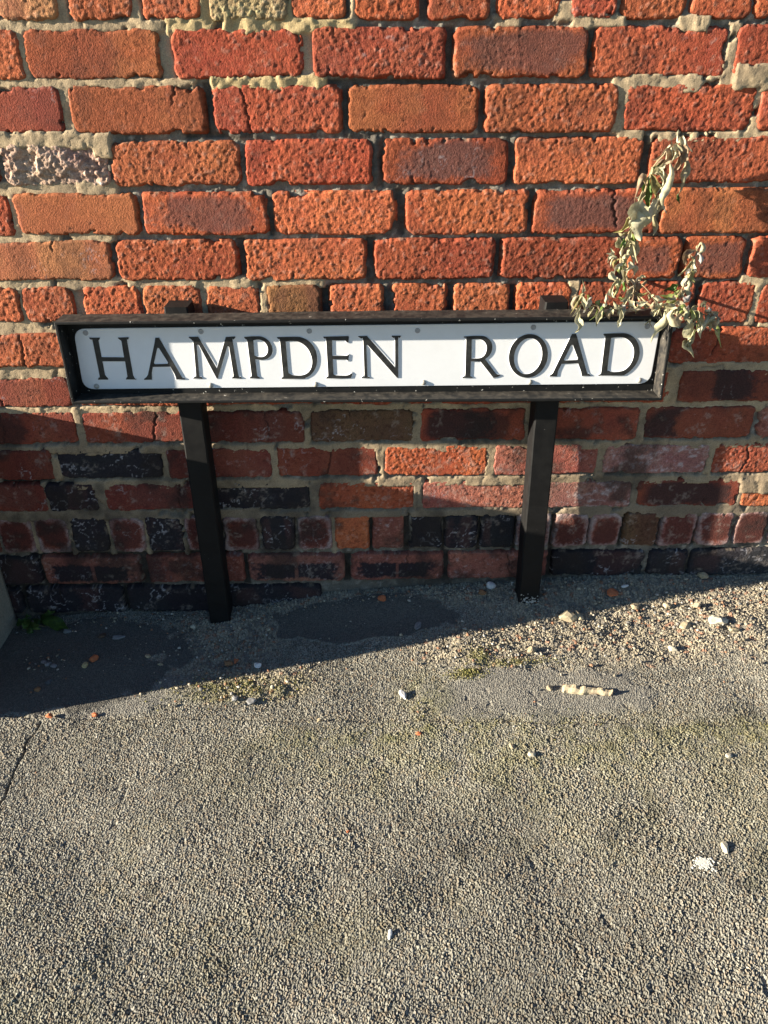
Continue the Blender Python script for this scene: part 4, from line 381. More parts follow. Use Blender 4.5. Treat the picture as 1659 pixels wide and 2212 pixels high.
for i, (ci, x0, x1, z0, z1, sty) in enumerate(EXTRA):
    if x1 < -.88 and z1 < .40: continue
    k = (round(x1 - x0, 3), round(z1 - z0, 2), sty, i % 3)
    if k not in cache: cache[k] = brick_mesh('brick', x1 - x0, z1 - z0, sty, 400 + i, ci, .006)
    obj('brick', cache[k], wall, ((x0 + x1) / 2, -.001, (z0 + z1) / 2 - WL[2]))
# mortar sheet
ST_ = .0034
mx_ = np.concatenate([np.arange(-1.4, -.95, .02), np.arange(-.95, .97, ST_), np.arange(.97, 1.55, .02)])
mz_ = np.concatenate([[-.22, -.19], np.arange(-.165, 1.17, ST_), np.arange(1.18, 1.56, .02)])
X, Z = np.meshgrid(mx_, mz_)
nA = fbm(X * 110, Z * 110, 201, 3, .6); nB = fbm(X * 28, Z * 28, 211, 3); nC = vn(X * 380, Z * 380, 221)
out = -.0088 + .0040 * nA + .0030 * nB + .0014 * nC
c = np.broadcast_to(np.array((.205, .185, .150)), X.shape + (3,)).copy()
c = cmix(c, (.06, .052, .045), .75 * ss(.05, .5, nB + .5 * nA)); c = cmix(c, (.42, .385, .32), .7 * ss(.1, .5, nA - .2 * nB))
soot = 1 - ss(-.10, .10, Z); c = cmix(c, (.07, .065, .06), .5 * soot)
def rect(t):
    for (x0, z0, x1, z1, k) in MORTAR:
        if k not in t: continue
        ex = (.0032 if z0 > .35 else .0016) if k in 'tT' else (.002 if k in 'sq' else .0005)
        i0, i1 = np.searchsorted(mx_, [x0 - .015, x1 + .015]); j0, j1 = np.searchsorted(mz_, [z0 - .015, z1 + .015])
        if i1 <= i0 or j1 <= j0: continue
        s = (slice(j0, j1), slice(i0, i1)); x = X[s]; z = Z[s]
        ins = np.minimum(np.minimum(x - x0, x1 - x), np.minimum(z - z0, z1 - z)) + ex
        ins = ins + .0032 * nB[s] + .0024 * nA[s] + .0008 * nC[s]
        if k == 'T': ins = ins + .004 * fbm(x * 60, z * 60, 5, 2)
        m = ss(-.0012, .0016, ins)
        if k in 'tT':
            h = (-.0030 if (z0 > .35 and x0 < .25) else -.0004) + (.0016 if z0 > .35 else .0012) * fbm(x * 60, z * 60, 231, 4, .6) + .0022 * ss(.1, .6, fbm(x * 20, z * 20, 233, 2)) + .0006 * nC[s] + (.0055 if k == 'T' else 0)
            cr = 1 - ss(.0, .03, np.abs(fbm(x * 16, z * 16, 241, 2))); h = h - .002 * cr * (nB[s] > -.1)
            cl = np.array((.45, .345, .215)) if z0 > .35 else (np.array((.33, .255, .165)) if z0 > .15 else np.array((.235, .188, .132)))  # lower mortar coloured darker, the shade on that part painted in
            col = cmix(np.broadcast_to(cl, x.shape + (3,)).copy(), cl * np.array((.62, .62, .66)), .6 * ss(-.2, .5, fbm(x * 22, z * 22, 251, 4)))
            col = col * (1 + .16 * nA[s] + .1 * nC[s])[..., None]; col = cmix(col, (.1, .08, .06), .5 * cr * (nB[s] > -.1))
        elif k == 's':
            h = -.001 + .0055 * fbm(x * 55, z * 55, 261, 4, .6); col = np.broadcast_to(np.array((.44, .335, .175)), x.shape + (3,)) * (1 + .25 * nA[s] + .15 * nB[s])[..., None]
        elif k == 'q':
            h = -.006 + .002 * nA[s] + .0008 * nC[s]; col = np.broadcast_to(np.array((.38, .31, .21)), x.shape + (3,)) * (1 + .25 * nB[s])[..., None]
        elif k == 'o':
            h = -.015 + .004 * nA[s] + (.011 if z0 > .3 else .004) * ss(-.2, .5, fbm(x * 30, z * 18, 271, 3)); col = np.broadcast_to(np.array((.10, .09, .075) if z0 > .3 else (.045, .04, .034)), x.shape + (3,)) * (1 + .4 * nA[s])[..., None]
        else:
            h = -.007 + .003 * nA[s]; col = np.broadcast_to(np.array((.22, .19, .15)), x.shape + (3,))
        if k in 'tTs': m = m * ss(-.62, -.45, nB[s] + .3 * nA[s])
        out[s] = mix(out[s], h, m); c[s] = cmix(c[s], col, m)
rect('og'); rect('q'); rect('s'); rect('t'); rect('T')
P = np.stack([X, -out, Z - WL[2]], -1)
g1 = fbm(X * 9, Z * 9, 401, 4, .6); g2 = fbm(X * 45, Z * 45, 411, 3, .6); lw = mix(1, .35, ss(.3, .5, Z))
c = cmix(c, (.045, .038, .032), lw * .6 * ss(.0, .5, g1 + .35 * g2))
obj('mortar', grid_mesh('mortar', P, np.clip(c, .01, .9), True, [M_MORT]), wall)
bm = bmesh.new(); bmesh.ops.create_cube(bm, size=1); bmesh.ops.scale(bm, vec=(2.95, .2, 1.78), verts=bm.verts); bmesh.ops.translate(bm, vec=(.075, .16, .67 - WL[2]), verts=bm.verts)
bmesh.ops.bevel(bm, geom=bm.edges[:], offset=.01, segments=1)
obj('wall_core', bm_mesh('wall_core', bm, [M_CONC]), wall)
del X, Z, out, c, P, nA, nB, nC

# ------------------------------------------------------------------ low rendered wall at the left edge (throws the long shade)
LX, LY, LZ = -.858, -.350, .421
low = empty('low_garden_wall', (-.97, -.17, -.15), 'low grey concrete rendered wall at the far left edge, standing out from the brick wall', 'wall')
LL = Vector(low.location)
def rough_box(x0, x1, y0, y1, z0, z1, st, col, seed, mat, amp=.0012, name='body'):
    """box with rounded, uneven faces"""
    bm = bmesh.new(); bmesh.ops.create_cube(bm, size=1)
    bmesh.ops.scale(bm, vec=(x1 - x0, y1 - y0, z1 - z0), verts=bm.verts); bmesh.ops.translate(bm, vec=((x0 + x1) / 2, (y0 + y1) / 2, (z0 + z1) / 2), verts=bm.verts)
    bmesh.ops.bevel(bm, geom=bm.edges[:], offset=.006, segments=2, affect='EDGES')
    for ax in range(3):
        lo = (x0, y0, z0)[ax]; hi = (x1, y1, z1)[ax]; n = int((hi - lo) / st)
        no = [0, 0, 0]; no[ax] = 1
        for k in range(1, n):
            co = [0, 0, 0]; co[ax] = lo + (hi - lo) * k / n
            bmesh.ops.bisect_plane(bm, geom=bm.verts[:] + bm.edges[:] + bm.faces[:], plane_co=co, plane_no=no)
    bm.normal_update()
    P = np.array([v.co for v in bm.verts]); N = np.array([v.normal for v in bm.verts])
    s = P[:, 0] + P[:, 1] * 1.3; d = fbm(s * 60, P[:, 2] * 60 + P[:, 1] * 17, seed, 3) + .8 * vn(s * 9, P[:, 2] * 9, seed + 3)
    P = P + N * (amp * d)[:, None]
    for v, p in zip(bm.verts, P): v.co = p
    me = bm_mesh(name, bm, [mat], True)
    c = np.ones((len(P), 4), np.float32); c[:, :3] = np.array(col) * (1 + .2 * fbm(s * 14, P[:, 2] * 14, seed + 5, 3))[:, None]
    a = me.color_attributes.new('tint', 'FLOAT_COLOR', 'POINT'); a.data.foreach_set('color', c.reshape(-1)); return me
obj('body', shift(rough_box(-1.08, LX, LY, -.004, -.25, LZ - .05, .014, (.27, .245, .195), 301, M_CONC), LL), low)
obj('coping', shift(rough_box(-1.092, LX + .004, LY - .004, -.004, LZ - .05, LZ, .014, (.30, .28, .24), 311, M_CONC, name='coping'), LL), low)

# ------------------------------------------------------------------ the street sign
SB = Vector((0, -.06, -.09))
sign = empty('street_sign', SB, 'long white street name sign in a black frame on two black posts, reading HAMPDEN ROAD', 'street sign')
A0, AS = .0607, .0156
def spt(x, z, off): return (x, -(A0 + off) - AS * x, z)        # a point on the sign, off metres in front of the posts
def curve_mesh(name, loops, extrude, bevel, off, offset=0., mats=(), res=1):
    cu = bpy.data.curves.new(name, 'CURVE'); cu.dimensions = '2D'; cu.fill_mode = 'BOTH'; cu.extrude = extrude; cu.bevel_depth = bevel; cu.bevel_resolution = res; cu.offset = offset
    for lp in loops:
        s = cu.splines.new('POLY'); s.points.add(len(lp) - 1); s.use_cyclic_u = True
        for p, (x, z) in zip(s.points, lp): p.co = (x, z, 0, 1)
    o = bpy.data.objects.new(name, cu); COL.objects.link(o)
    me = bpy.data.meshes.new_from_object(o.evaluated_get(bpy.context.evaluated_depsgraph_get()))
    bpy.data.objects.remove(o); bpy.data.curves.remove(cu)
    for v in me.vertices:
        x, z, d = v.co; v.co = Vector(spt(x, z, off + d)) - SB
    me.flip_normals() if False else None
    me.materials.clear()
    for m in mats: me.materials.append(m)
    me.name = name
    return me
def refine(lp, n=2):
    """rounds a traced outline a little where it bends gently"""
    for _ in range(n):
        o = []
        L = len(lp)
        for i in range(L):
            p0, p1, p2, p3 = (np.array(lp[(i + k) % L]) for k in (-1, 0, 1, 2))
            o.append(tuple(p1))
            def turn(a, b, c):
                u = b - a; v = c - b; return abs(math.atan2(u[0] * v[1] - u[1] * v[0], u @ v))
            if turn(p0, p1, p2) < .75 and turn(p1, p2, p3) < .75 and np.linalg.norm(p2 - p1) < .02 and (turn(p0, p1, p2) > .05 or turn(p1, p2, p3) > .05):
                o.append(tuple((p1 + p2) * .5625 - (p0 + p3) * .0625))
        lp = o
    return lp
def rrect(c, r, n=6):
    (x0, z1), (x1, z1b), (x1b, z0b), (x0b, z0) = c
    cor = [np.array(p) for p in c]; o = []
    for i in range(4):
        p, a, b = cor[i], cor[i - 1], cor[(i + 1) % 4]
        u = (a - p) / np.linalg.norm(a - p); v = (b - p) / np.linalg.norm(b - p)
        for k in range(n + 1):
            t = k / n; q = p + r * (u * (1 - t) ** 2 + v * t ** 2); o.append(tuple(q))
    return o
plate = obj('plate', curve_mesh('plate', [rrect(PLATE, .022)], .0008, .0008, .0118, mats=[M_WHITE]), sign)
PF = .0134                                                       # front of the plate
for nm, outl, hole in LETTERS:
    lp = [refine(outl)] + ([refine(hole)] if hole else [])
    ra = curve_mesh('letter_relief', lp, .0005, .0009, PF - .0003, .0001, [M_WHITE])
    fa = curve_mesh('letter', lp, .0002, 0, PF + .00125, -.0002, [M_LETTER])
    o = obj('letter', fa, plate); o['label'] = 'raised black serif letter ' + nm
    # the white embossed edge belongs to the plate pressing: joined under the letter mesh
    bm = bmesh.new(); bm.from_mesh(fa); bm2 = bmesh.new(); bm2.from_mesh(ra)
    k = len(bm.faces)
    me2 = bpy.data.meshes.new('tmp'); bm2.to_mesh(me2); bm2.free()
    bm.from_mesh(me2); bm.faces.ensure_lookup_table()
    for f in bm.faces[k:]: f.material_index = 1
    bm.to_mesh(fa); bm.free(); fa.materials.append(M_WHITE)
# screws
def lathe(prof, n=16):
    bm = bmesh.new(); rings = []
    for r, h in prof:
        rings.append([bm.verts.new((r * math.cos(2 * math.pi * i / n), -h, r * math.sin(2 * math.pi * i / n))) for i in range(n)])
    for a, b in zip(rings[:-1], rings[1:]):
        for i in range(n): bm.faces.new((a[i], a[(i + 1) % n], b[(i + 1) % n], b[i]))
    bm.faces.new(rings[-1]); bmesh.ops.recalc_face_normals(bm, faces=bm.faces); return bm
flat = bm_mesh('screw', lathe([(.0050, 0), (.0050, .0007), (.0044, .0012), (.0030, .0012), (.0026, .0005), (.0016, .0005), (.0012, .0010)]), [M_STEEL], True)
dome = bm_mesh('screw', lathe([(.0052, 0), (.0052, .0008), (.0047, .0012), (.0040, .0013), (.0038, .0022), (.0030, .0032), (.0018, .0037), (.0008, .0039)]), [M_STEEL2], True)
for k, (x, z) in enumerate(SCREWS):
    obj('screw', flat if k < 6 else dome, plate, Vector(spt(x, z, PF)) - SB)
# backing board
fr = [np.array(p) for p in FRAME]
ins = lambda d: [fr[0] + (d, -d), fr[1] + (-d, -d), fr[2] + (-d, d), fr[3] + (d, d)]
obj('backing_board', curve_mesh('backing_board', [[tuple(p) for p in ins(.006)]], .005, .0005, .0056, mats=[M_BLACK]), sign)
# four mitred rails
TH = .0058
def rail(a, b, ia, ib, mat):
    bm = bmesh.new(); n = 60; rs = []
    for k in range(n + 1):
        t = k / n; o = fr[a] * (1 - t) + fr[b] * t; q = ia * (1 - t) + ib * t
        wv = .0005 * math.sin(t * 9 + a) + .0004 * random.uniform(-1, 1)
        dirv = (q - o) / np.linalg.norm(q - o)
        o = o + dirv * wv
        ring = [spt(*o, 0.), spt(*o, .0488 + .0005 * random.uniform(-1, 1)), spt(*(o + (q - o) * .25), .0502), spt(*(o + (q - o) * .75), .0502), spt(*q, .0488), spt(*q, 0.)]
        rs.append([bm.verts.new(Vector(p) - SB) for p in ring])
    for A, B in zip(rs[:-1], rs[1:]):
        for i in range(6):
            f = bm.faces.new((A[i], A[(i + 1) % 6], B[(i + 1) % 6], B[i]))
            if (a == 0 and i == 0) or (a in (1, 2) and i == 4): f.material_index = 1      # dusty faces, also painted lighter where the sun strikes
    bm.faces.new(rs[0]); bm.faces.new(rs[-1]); bmesh.ops.recalc_face_normals(bm, faces=bm.faces)
    return bm_mesh('frame_rail', bm, [mat, M_RAIL])
inn = ins(TH)
for a in range(4):
    obj('frame_rail', rail(a, (a + 1) % 4, inn[a], inn[(a + 1) % 4], M_BLACK), sign)
# posts
def post(xt, xb, w, yft, yfb, ybt, ybb, zt, zb):
    bm = bmesh.new(); rs = []; n = 40
    for k in range(n + 1):
        t = k / n; x = mix(xt, xb, t); yf = mix(yft, yfb, t); yb = mix(ybt, ybb, t); z = mix(zt, zb, t); c = .003; hw = w / 2
        j = lambda: random.uniform(-.0004, .0004)
        ring = [(x - hw + c, yf), (x + hw - c, yf), (x + hw, yf + c), (x + hw, yb), (x - hw, yb), (x - hw, yf + c)]
        if k == 0: ring = [(px * .94 + x * .06, py) for px, py in ring]
        rs.append([bm.verts.new(Vector((px + j(), py + j(), z - (.0 if k else -.0025))) - SB) for px, py in ring])
    for A, B in zip(rs[:-1], rs[1:]):
        for i in range(6): bm.faces.new((A[i], A[(i + 1) % 6], B[(i + 1) % 6], B[i]))
    bm.faces.new(rs[0]); bm.faces.new(rs[-1]); bmesh.ops.recalc_face_normals(bm, faces=bm.faces)
    return bm_mesh('post', bm, [M_POST])
obj('post', post(-.366, -.364, .046, -.0545, -.060, -.006, -.013, .612, -.20), sign)
obj('post', post(.337, .345, .046, -.0655, -.080, -.015, -.030, .6185, -.16), sign)

bm = bmesh.new(); rs = random.Random(12)
for k in range(34):
    x = .345 + rs.uniform(-.0215, .0215); z = gz(.345, -.08) + .002 + abs(rs.gauss(0, .011)); s = rs.uniform(.0012, .0042) * (1 if z < gz(.345, -.08) + .02 else .6)
    t = (.6185 - z) / (.6185 + .16); yf = mix(-.0655, -.080, t); a0 = rs.uniform(0, 6)
    vs_ = [bm.verts.new(Vector((x + s * rs.uniform(.5, 1.2) * math.cos(a0 + i * 1.05), yf - .0006, z + s * rs.uniform(.4, 1.) * math.sin(a0 + i * 1.05))) - SB) for i in range(6)]
    f = bm.faces.new(vs_)
r_ = bmesh.ops.extrude_face_region(bm, geom=bm.faces[:]); bmesh.ops.translate(bm, vec=(0, .0005, 0), verts=[g for g in r_['geom'] if isinstance(g, bmesh.types.BMVert)])
bmesh.ops.recalc_face_normals(bm, faces=bm.faces); obj('flaking_paint', bm_mesh('flaking_paint', bm, [M_FLAKE]), sign)
# ------------------------------------------------------------------ leaves
def leaf_mat(name, c1, c2, c3, trans=.25, rough=.7):
    m, nt, b = newmat(name)
    ge = nd(nt, 'ShaderNodeNewGeometry'); oi = nd(nt, 'ShaderNodeObjectInfo')
    n1 = nd(nt, 'ShaderNodeTexNoise'); n1.inputs['Scale'].default_value = 90; n1.inputs['Detail'].default_value = 5; n1.inputs['Roughness'].default_value = .65
    nt.links.new(ge.outputs['Position'], n1.inputs['Vector'])
    ad = nd(nt, 'ShaderNodeMath', operation='MULTIPLY_ADD'); ad.inputs[1].default_value = .35
    nt.links.new(oi.outputs['Random'], ad.inputs[0]); nt.links.new(n1.outputs['Fac'], ad.inputs[2])
    cr = nd(nt, 'ShaderNodeValToRGB'); e = cr.color_ramp.elements
    e[0].position = .42; e[0].color = (*c2, 1); e[1].position = .66; e[1].color = (*c1, 1); k = e.new(.92); k.color = (*c3, 1)
    nt.links.new(ad.outputs[0], cr.inputs[0]); nt.links.new(cr.outputs[0], b.inputs['Base Color'])
    b.inputs['Roughness'].default_value = rough; b.inputs['Specular IOR Level'].default_value = .3
    tr = nd(nt, 'ShaderNodeBsdfTranslucent'); nt.links.new(cr.outputs[0], tr.inputs[0])
    ms = nd(nt, 'ShaderNodeMixShader'); ms.inputs[0].default_value = trans
    bp = nd(nt, 'ShaderNodeBump'); bp.inputs['Strength'].default_value = .5; bp.inputs['Distance'].default_value = .0006
    n2 = nd(nt, 'ShaderNodeTexNoise'); n2.inputs['Scale'].default_value = 350; n2.inputs['Detail'].default_value = 3
    nt.links.new(ge.outputs['Position'], n2.inputs['Vector']); nt.links.new(n2.outputs['Fac'], bp.inputs['Height']); nt.links.new(bp.outputs[0], b.inputs['Normal'])
    nt.links.new(b.outputs[0], ms.inputs[1]); nt.links.new(tr.outputs[0], ms.inputs[2])
    nt.links.new(ms.outputs[0], nt.nodes['Material Output'].inputs[0]); return m
LM = {'P': leaf_mat('withered_pale_leaf', (.46, .43, .27), (.26, .23, .13), (.58, .55, .40)), 'T': leaf_mat('withered_tan_leaf', (.40, .32, .21), (.20, .13, .08), (.52, .46, .33)),
      'B': leaf_mat('withered_brown_leaf', (.27, .19, .12), (.13, .08, .05), (.42, .34, .23)), 'G': leaf_mat('green_leaf', (.085, .16, .03), (.045, .085, .022), (.18, .26, .07), .3, .5),
      'L': leaf_mat('yellow_green_leaf', (.32, .38, .12), (.15, .2, .05), (.50, .50, .26), .35), 'O': leaf_mat('olive_leaf', (.30, .26, .10), (.12, .11, .04), (.42, .40, .16), .3),
      'W': leaf_mat('grey_leaf', (.36, .34, .32), (.17, .15, .14), (.5, .48, .42)), 'D': leaf_mat('weed_leaf_dark', (.05, .10, .025), (.025, .05, .015), (.10, .16, .05), .25, .5)}
M_STEM = paint_mat('dry_stem', (.33, .26, .15), .8, dirt=(.16, .10, .06), dirtamt=.9, scale=120, spec=.2)
def catmull(pts, n):
    P = [2 * np.array(pts[0]) - np.array(pts[1])] + [np.array(p) for p in pts] + [2 * np.array(pts[-1]) - np.array(pts[-2])]
    out = []; segs = len(pts) - 1
    for k in range(n + 1):
        t = k / n * segs; i = min(int(t), segs - 1); f = t - i
        a, b, c, d = P[i:i + 4]
        out.append(.5 * (2 * b + (c - a) * f + (2 * a - 5 * b + 4 * c - d) * f * f + (3 * b - a - 3 * c + d) * f ** 3))
    return np.array(out)
def leaf_mesh(sp, w, seed, curl, front, mat, base):
    rs = random.Random(seed); n = 13; m = 7
    C = catmull(sp, n); P = np.zeros((n + 1, m, 3)); front = np.array(front, float)
    tw0 = rs.uniform(-.4, .4); tw1 = rs.uniform(-.6, .6); sg = rs.choice((-1, 1)); ph = rs.uniform(0, 9)
    for k in range(n + 1):
        t = k / n
        T = C[min(k + 1, n)] - C[max(k - 1, 0)]; T = T / (np.linalg.norm(T) + 1e-9)
        Sd = np.cross(T, front); Sd /= np.linalg.norm(Sd) + 1e-9; N = np.cross(Sd, T)
        an = tw0 + (tw1 - tw0) * t + .25 * math.sin(t * 8 + ph); S2 = Sd * math.cos(an) + N * math.sin(an); N2 = -Sd * math.sin(an) + N * math.cos(an)
        pr = (t / .3) ** .7 if t < .3 else (1 - ((t - .3) / .7) ** 1.7)
        hw = w / 2 * (max(pr, 0) * .96 + .03) * (1 + .22 * math.sin(t * 11 + ph) * (t < .95))
        fo = curl * (.75 + .55 * math.sin(t * 4.3 + ph))                 # how far the halves fold together
        for j in range(m):
            s = j / (m - 1) * 2 - 1; q = abs(s); sd = 1 if s > 0 else -1
            fs = fo * (1 + .35 * sd * math.sin(ph + t * 2)); e = fs + .9 * curl * q * (1 + .5 * math.sin(ph * 2 + t * 5 + sd))
            px = hw * q * math.cos(e * .8); pn = hw * q * math.sin(e * .8)
            pt = C[k] + S2 * (sd * px) + N2 * (sg * pn)
            pt = pt + N2 * (hw * .22 * math.sin(s * 4 + t * 19 + ph) * q + rs.uniform(-.05, .05) * hw) + T * (rs.uniform(-.08, .08) * hw)
            P[k, j] = pt - np.array(base)
    me = grid_mesh('leaf', P, None, True, [mat]); return me
def tube(pts, r, base, n=26, sides=6, taper=.35):
    C = catmull(pts, n); bm = bmesh.new(); rs = []
    for k in range(n + 1):
        T = C[min(k + 1, n)] - C[max(k - 1, 0)]; T /= np.linalg.norm(T)
        a = np.cross(T, (0.2, 1, .1)); a /= np.linalg.norm(a); b = np.cross(T, a); q = r * (1 - (1 - taper) * k / n) * (1 + .12 * math.sin(k * 2.3))
        rs.append([bm.verts.new(C[k] - np.array(base) + q * (a * math.cos(2 * math.pi * i / sides) + b * math.sin(2 * math.pi * i / sides))) for i in range(sides)])
    for A, B in zip(rs[:-1], rs[1:]):
        for i in range(sides): bm.faces.new((A[i], A[(i + 1) % sides], B[(i + 1) % sides], B[i]))
    bm.faces.new(rs[-1]); bmesh.ops.recalc_face_normals(bm, faces=bm.faces); return bm_mesh('stem', bm, [M_STEM], True)
PB = STEMS[0][0][0]
plant = empty('withered_plant', PB, 'withered pale plant with drooping curled leaves above the right end of the sign', 'plant')
for pts, r in STEMS: obj('stem', tube(pts, r, PB), plant)
for i, (sp, wd, t) in enumerate(LEAVES):
    obj('leaf', leaf_mesh(sp, wd * (1.25 if wd > .042 else 1.7 if wd > .022 else 1.35), 900 + i, .34 if wd > .022 else .55, (0, -1, .1), LM[t], PB), plant)
rs = random.Random(77)
for si, (pts, r) in enumerate(STEMS[:4]):                             # small shrivelled leaves along the stems
    C = catmull(pts, 40); nl = (18, 16, 14, 20)[si]
    for k in range(nl):
        c = C[rs.randint(5 if si == 0 else 8, 40)]; L = rs.uniform(.012, .042) * (1.15 if si == 0 else 1)
        dx = rs.uniform(-.55, .55); p1 = c + np.array((dx * L * .45, -rs.uniform(.002, .014), rs.uniform(-.1, .35) * L)); p2 = p1 + np.array((dx * L * .5, -rs.uniform(-.004, .006), -L * rs.uniform(.3, .7)))
        p3 = p2 + np.array((rs.uniform(-.3, .3) * L, rs.uniform(-.004, .004), -L * rs.uniform(.2, .45)))
        obj('leaf', leaf_mesh([tuple(c), tuple(p1), tuple(p2), tuple(p3)], rs.uniform(.008, .019), 5000 + si * 100 + k, .9, (0, -1, .1), LM[rs.choice('PPPPPPTTOLW')], PB), plant)
# small weed at the foot of the wall
WB = (-.775, -.035, gz(-.775, -.035))
weed = empty('weed', WB, 'small dark green weed at the foot of the wall beside the low grey wall', 'plant')
for i, (sp, wd, c) in enumerate(WEED):
    sp2 = [(x, y, z + .004) for x, y, z in sp]
    obj('leaf', leaf_mesh(sp2, wd * 1.7, 1300 + i, .22, (0, -.45, .9), LM[c if c == 'D' else 'G'], WB), weed)
for k in range(3):
    p = WEED[k][0]; obj('stem', tube([(WB[0], WB[1], WB[2] - .004), tuple((np.array(WB) + np.array(p[0])) / 2 + (0, 0, .006)), tuple(np.array(p[0]) + (0, 0, .004))], .0012, WB, 8), weed)
# tufts in the open joint at the left
# ------------------------------------------------------------------ loose stones
SC = {'white': (.62, .62, .60), 'whitem': (.50, .46, .36), 'brown': (.26, .14, .07), 'orange': (.50, .16, .07), 'grey': (.22, .22, .22), 'yellow': (.42, .33, .17), 'dkbrown': (.12, .08, .055),
      'cream': (.46, .42, .32), 'tan': (.36, .29, .19), 'mortar': (.38, .32, .215), 'dkgrey': (.10, .10, .105)}
def stone_mesh(w_, d_, h_, col, seed, sub=2, rough=.28, facets=5):
    bm = bmesh.new(); bmesh.ops.create_icosphere(bm, subdivisions=sub, radius=1.0); rs = random.Random(seed)
    pl = []
    for _ in range(facets + 5):
        v = Vector((rs.gauss(0, 1), rs.gauss(0, 1), rs.gauss(0, .9))).normalized(); pl.append((v, rs.uniform(.55, .9)))
    cs = []
    for v in bm.verts:
        p = v.co.copy()
        for nn, dd in pl:
            e = p.dot(nn) - dd
            if e > 0: p -= nn * e
        f = float(vn(np.array([p.x * 2.3 + seed]), np.array([p.y * 2.3 + p.z * 1.7]), seed)[0])
        p *= 1 + rough * .5 * f + rs.uniform(-.04, .04)
        v.co = Vector((p.x * w_ / 1.6, p.y * d_ / 1.6, p.z * h_ / 1.6)); cs.append(1 + .25 * f)
    me = bm_mesh('stone', bm, [M_STONE]); a = me.color_attributes.new('tint', 'FLOAT_COLOR', 'POINT')
    c4 = np.ones((len(cs), 4), np.float32); c4[:, :3] = np.array(col)[None] * np.array(cs)[:, None]; a.data.foreach_set('color', c4.reshape(-1)); return me
SL = ['white lump of plaster in the shade just left of the right post foot', 'brown pebble in the shade between the white lump and the right post', 'orange brick chip in shade on the dark patch midway between the posts',
 'orange brick chip in shade to the right of the right post', 'thin white sliver in shade beside the orange chip right of the right post', 'grey upright stone chip on the dark tarmac patch between the posts',
 'orange brick chip in the dark shade at far left', 'yellowish round pebble next to the orange chip at far left', None, None, None, 'flat grey flake in the shade left of the left post', 'dark brown square chip left of the flat grey flake',
 'grey stone lying just in front of the small weed', 'flat brown stone at the edge of the shade right of the left post', 'small orange chip touching the flat brown stone at the shade edge', 'bright white chip at the edge of the shade near the left post',
 'pale cream chip in gravel left of the left post foot', 'rounded tan pebble at the foot of the wall right of the right post', 'rough grey stone in the mossy patch, left of two', 'rough grey stone in the mossy patch, right of two',
 'long white chip lying on the sunlit tarmac in the middle', 'big angular pale mortar lump at the shade edge below the right post', 'smaller upright mortar lump leaning on the big one below the right post', 'round tan pebble at the left end of the mortar stick',
 'tan pebble lying on the sunlit rubble above the mortar stick', 'cream pebble with a dark shadow on the coarse asphalt near the middle', 'small tan pebble up and left of the cream pebble on the coarse asphalt', 'flat cream chip on the asphalt near the right edge',
 'upright cream chip just above the white splat at right', 'small brown pebble in the shade near the left edge, close to the shadow line', 'small orange chip on the seam at left in the sun', 'mortar crumb in the sunlit rubble, left of the big whitish lump',
 'big whitish crumbling lump in the sunlit rubble near the right edge', None, None, 'flat mortar crumb at the right end of the sunlit rubble', 'small orange crumb on the seam at the far left', 'tiny white chip in the middle of the foreground asphalt',
 'cream pebble low in the sunlit rubble, below the whitish lump', None, 'dark grey stone in the deep shade at the far left', 'tan crumb on the seam left of the middle', 'small orange crumb below the seam near the middle', 'tiny orange speck of brick on the foreground asphalt', None, None]
GR = {8: ('one of three grey stones heaped in the shade at far left', 'little heap of grey stones'), 34: ('mortar crumb of two in the sunlit rubble above the whitish lump', 'mortar crumbs in the rubble'), 40: ('small tan stone in the rubble beside the shade edge right of the right post', None), 45: ('tan pebble of two in the dark shade in front of the left post', 'tan pebbles in the shade')}
for g, ks in {8: (8, 9, 10), 34: (34, 35), 45: (45, 46)}.items():
    for k, pre in zip(ks, ('left', 'right', 'front')): SL[k] = pre + ' ' + GR[g][0]
SL[40] = GR[40][0]
for i, (x, y, w_, d_, t) in enumerate(STONES):
    if y > -.012: y = -.012
    hh = min(w_, d_) * (.75 if t not in ('grey', 'dkbrown') else .5)
    me = stone_mesh(w_, d_, hh, SC[t], 2000 + i, 2, .3)
    nm = 'brick_chip' if t == 'orange' else ('mortar_lump' if t in ('mortar', 'whitem') else ('stone_chip' if t in ('white', 'cream') else 'pebble'))
    o = obj(nm, me, None, (x, y, gz(x, y) + hh * .16 + .0016)); o.rotation_euler = (random.uniform(-.2, .2), random.uniform(-.2, .2), random.uniform(-.5, .5))
    grp = [GR[g][1] for g, ks in {8: (8, 9, 10), 34: (34, 35), 45: (45, 46)}.items() if i in ks]
    tag(o, SL[i], 'stone', grp[0] if grp else None)
# the long mortar stick
bm = bmesh.new(); rs = random.Random(8); n = 26; rings = []
p0 = np.array((.3634, -.345)); p1 = np.array((.4560, -.3655)); dv = (p1 - p0) / np.linalg.norm(p1 - p0); pv = np.array((-dv[1], dv[0]))
for k in range(n + 1):
    t = k / n; c0 = p0 + (p1 - p0) * t + pv * .001 * math.sin(t * 11); hw = .0075 * (1 + .22 * math.sin(t * 7) + float(vn(np.array([k * .37]), np.array([3.]), 4)[0]) * .3) * (.55 if k in (0, n) else 1); hh = .010 * (1 + .2 * math.sin(t * 5 + 1) + .25 * float(vn(np.array([k * .45]), np.array([9.]), 4)[0]))
    b0 = gz(*c0) + .0005
    pr = [(-1, 0), (-1.05, .5), (-.55, .95), (.35, 1), (.95, .6), (1, 0)]
    rings.append([bm.verts.new((c0[0] + pv[0] * a * hw, c0[1] + pv[1] * a * hw, b0 + b * hh * (1 + rs.uniform(-.07, .07)))) for a, b in pr])
for A, B in zip(rings[:-1], rings[1:]):
    for i in range(6): bm.faces.new((A[i], A[(i + 1) % 6], B[(i + 1) % 6], B[i]))
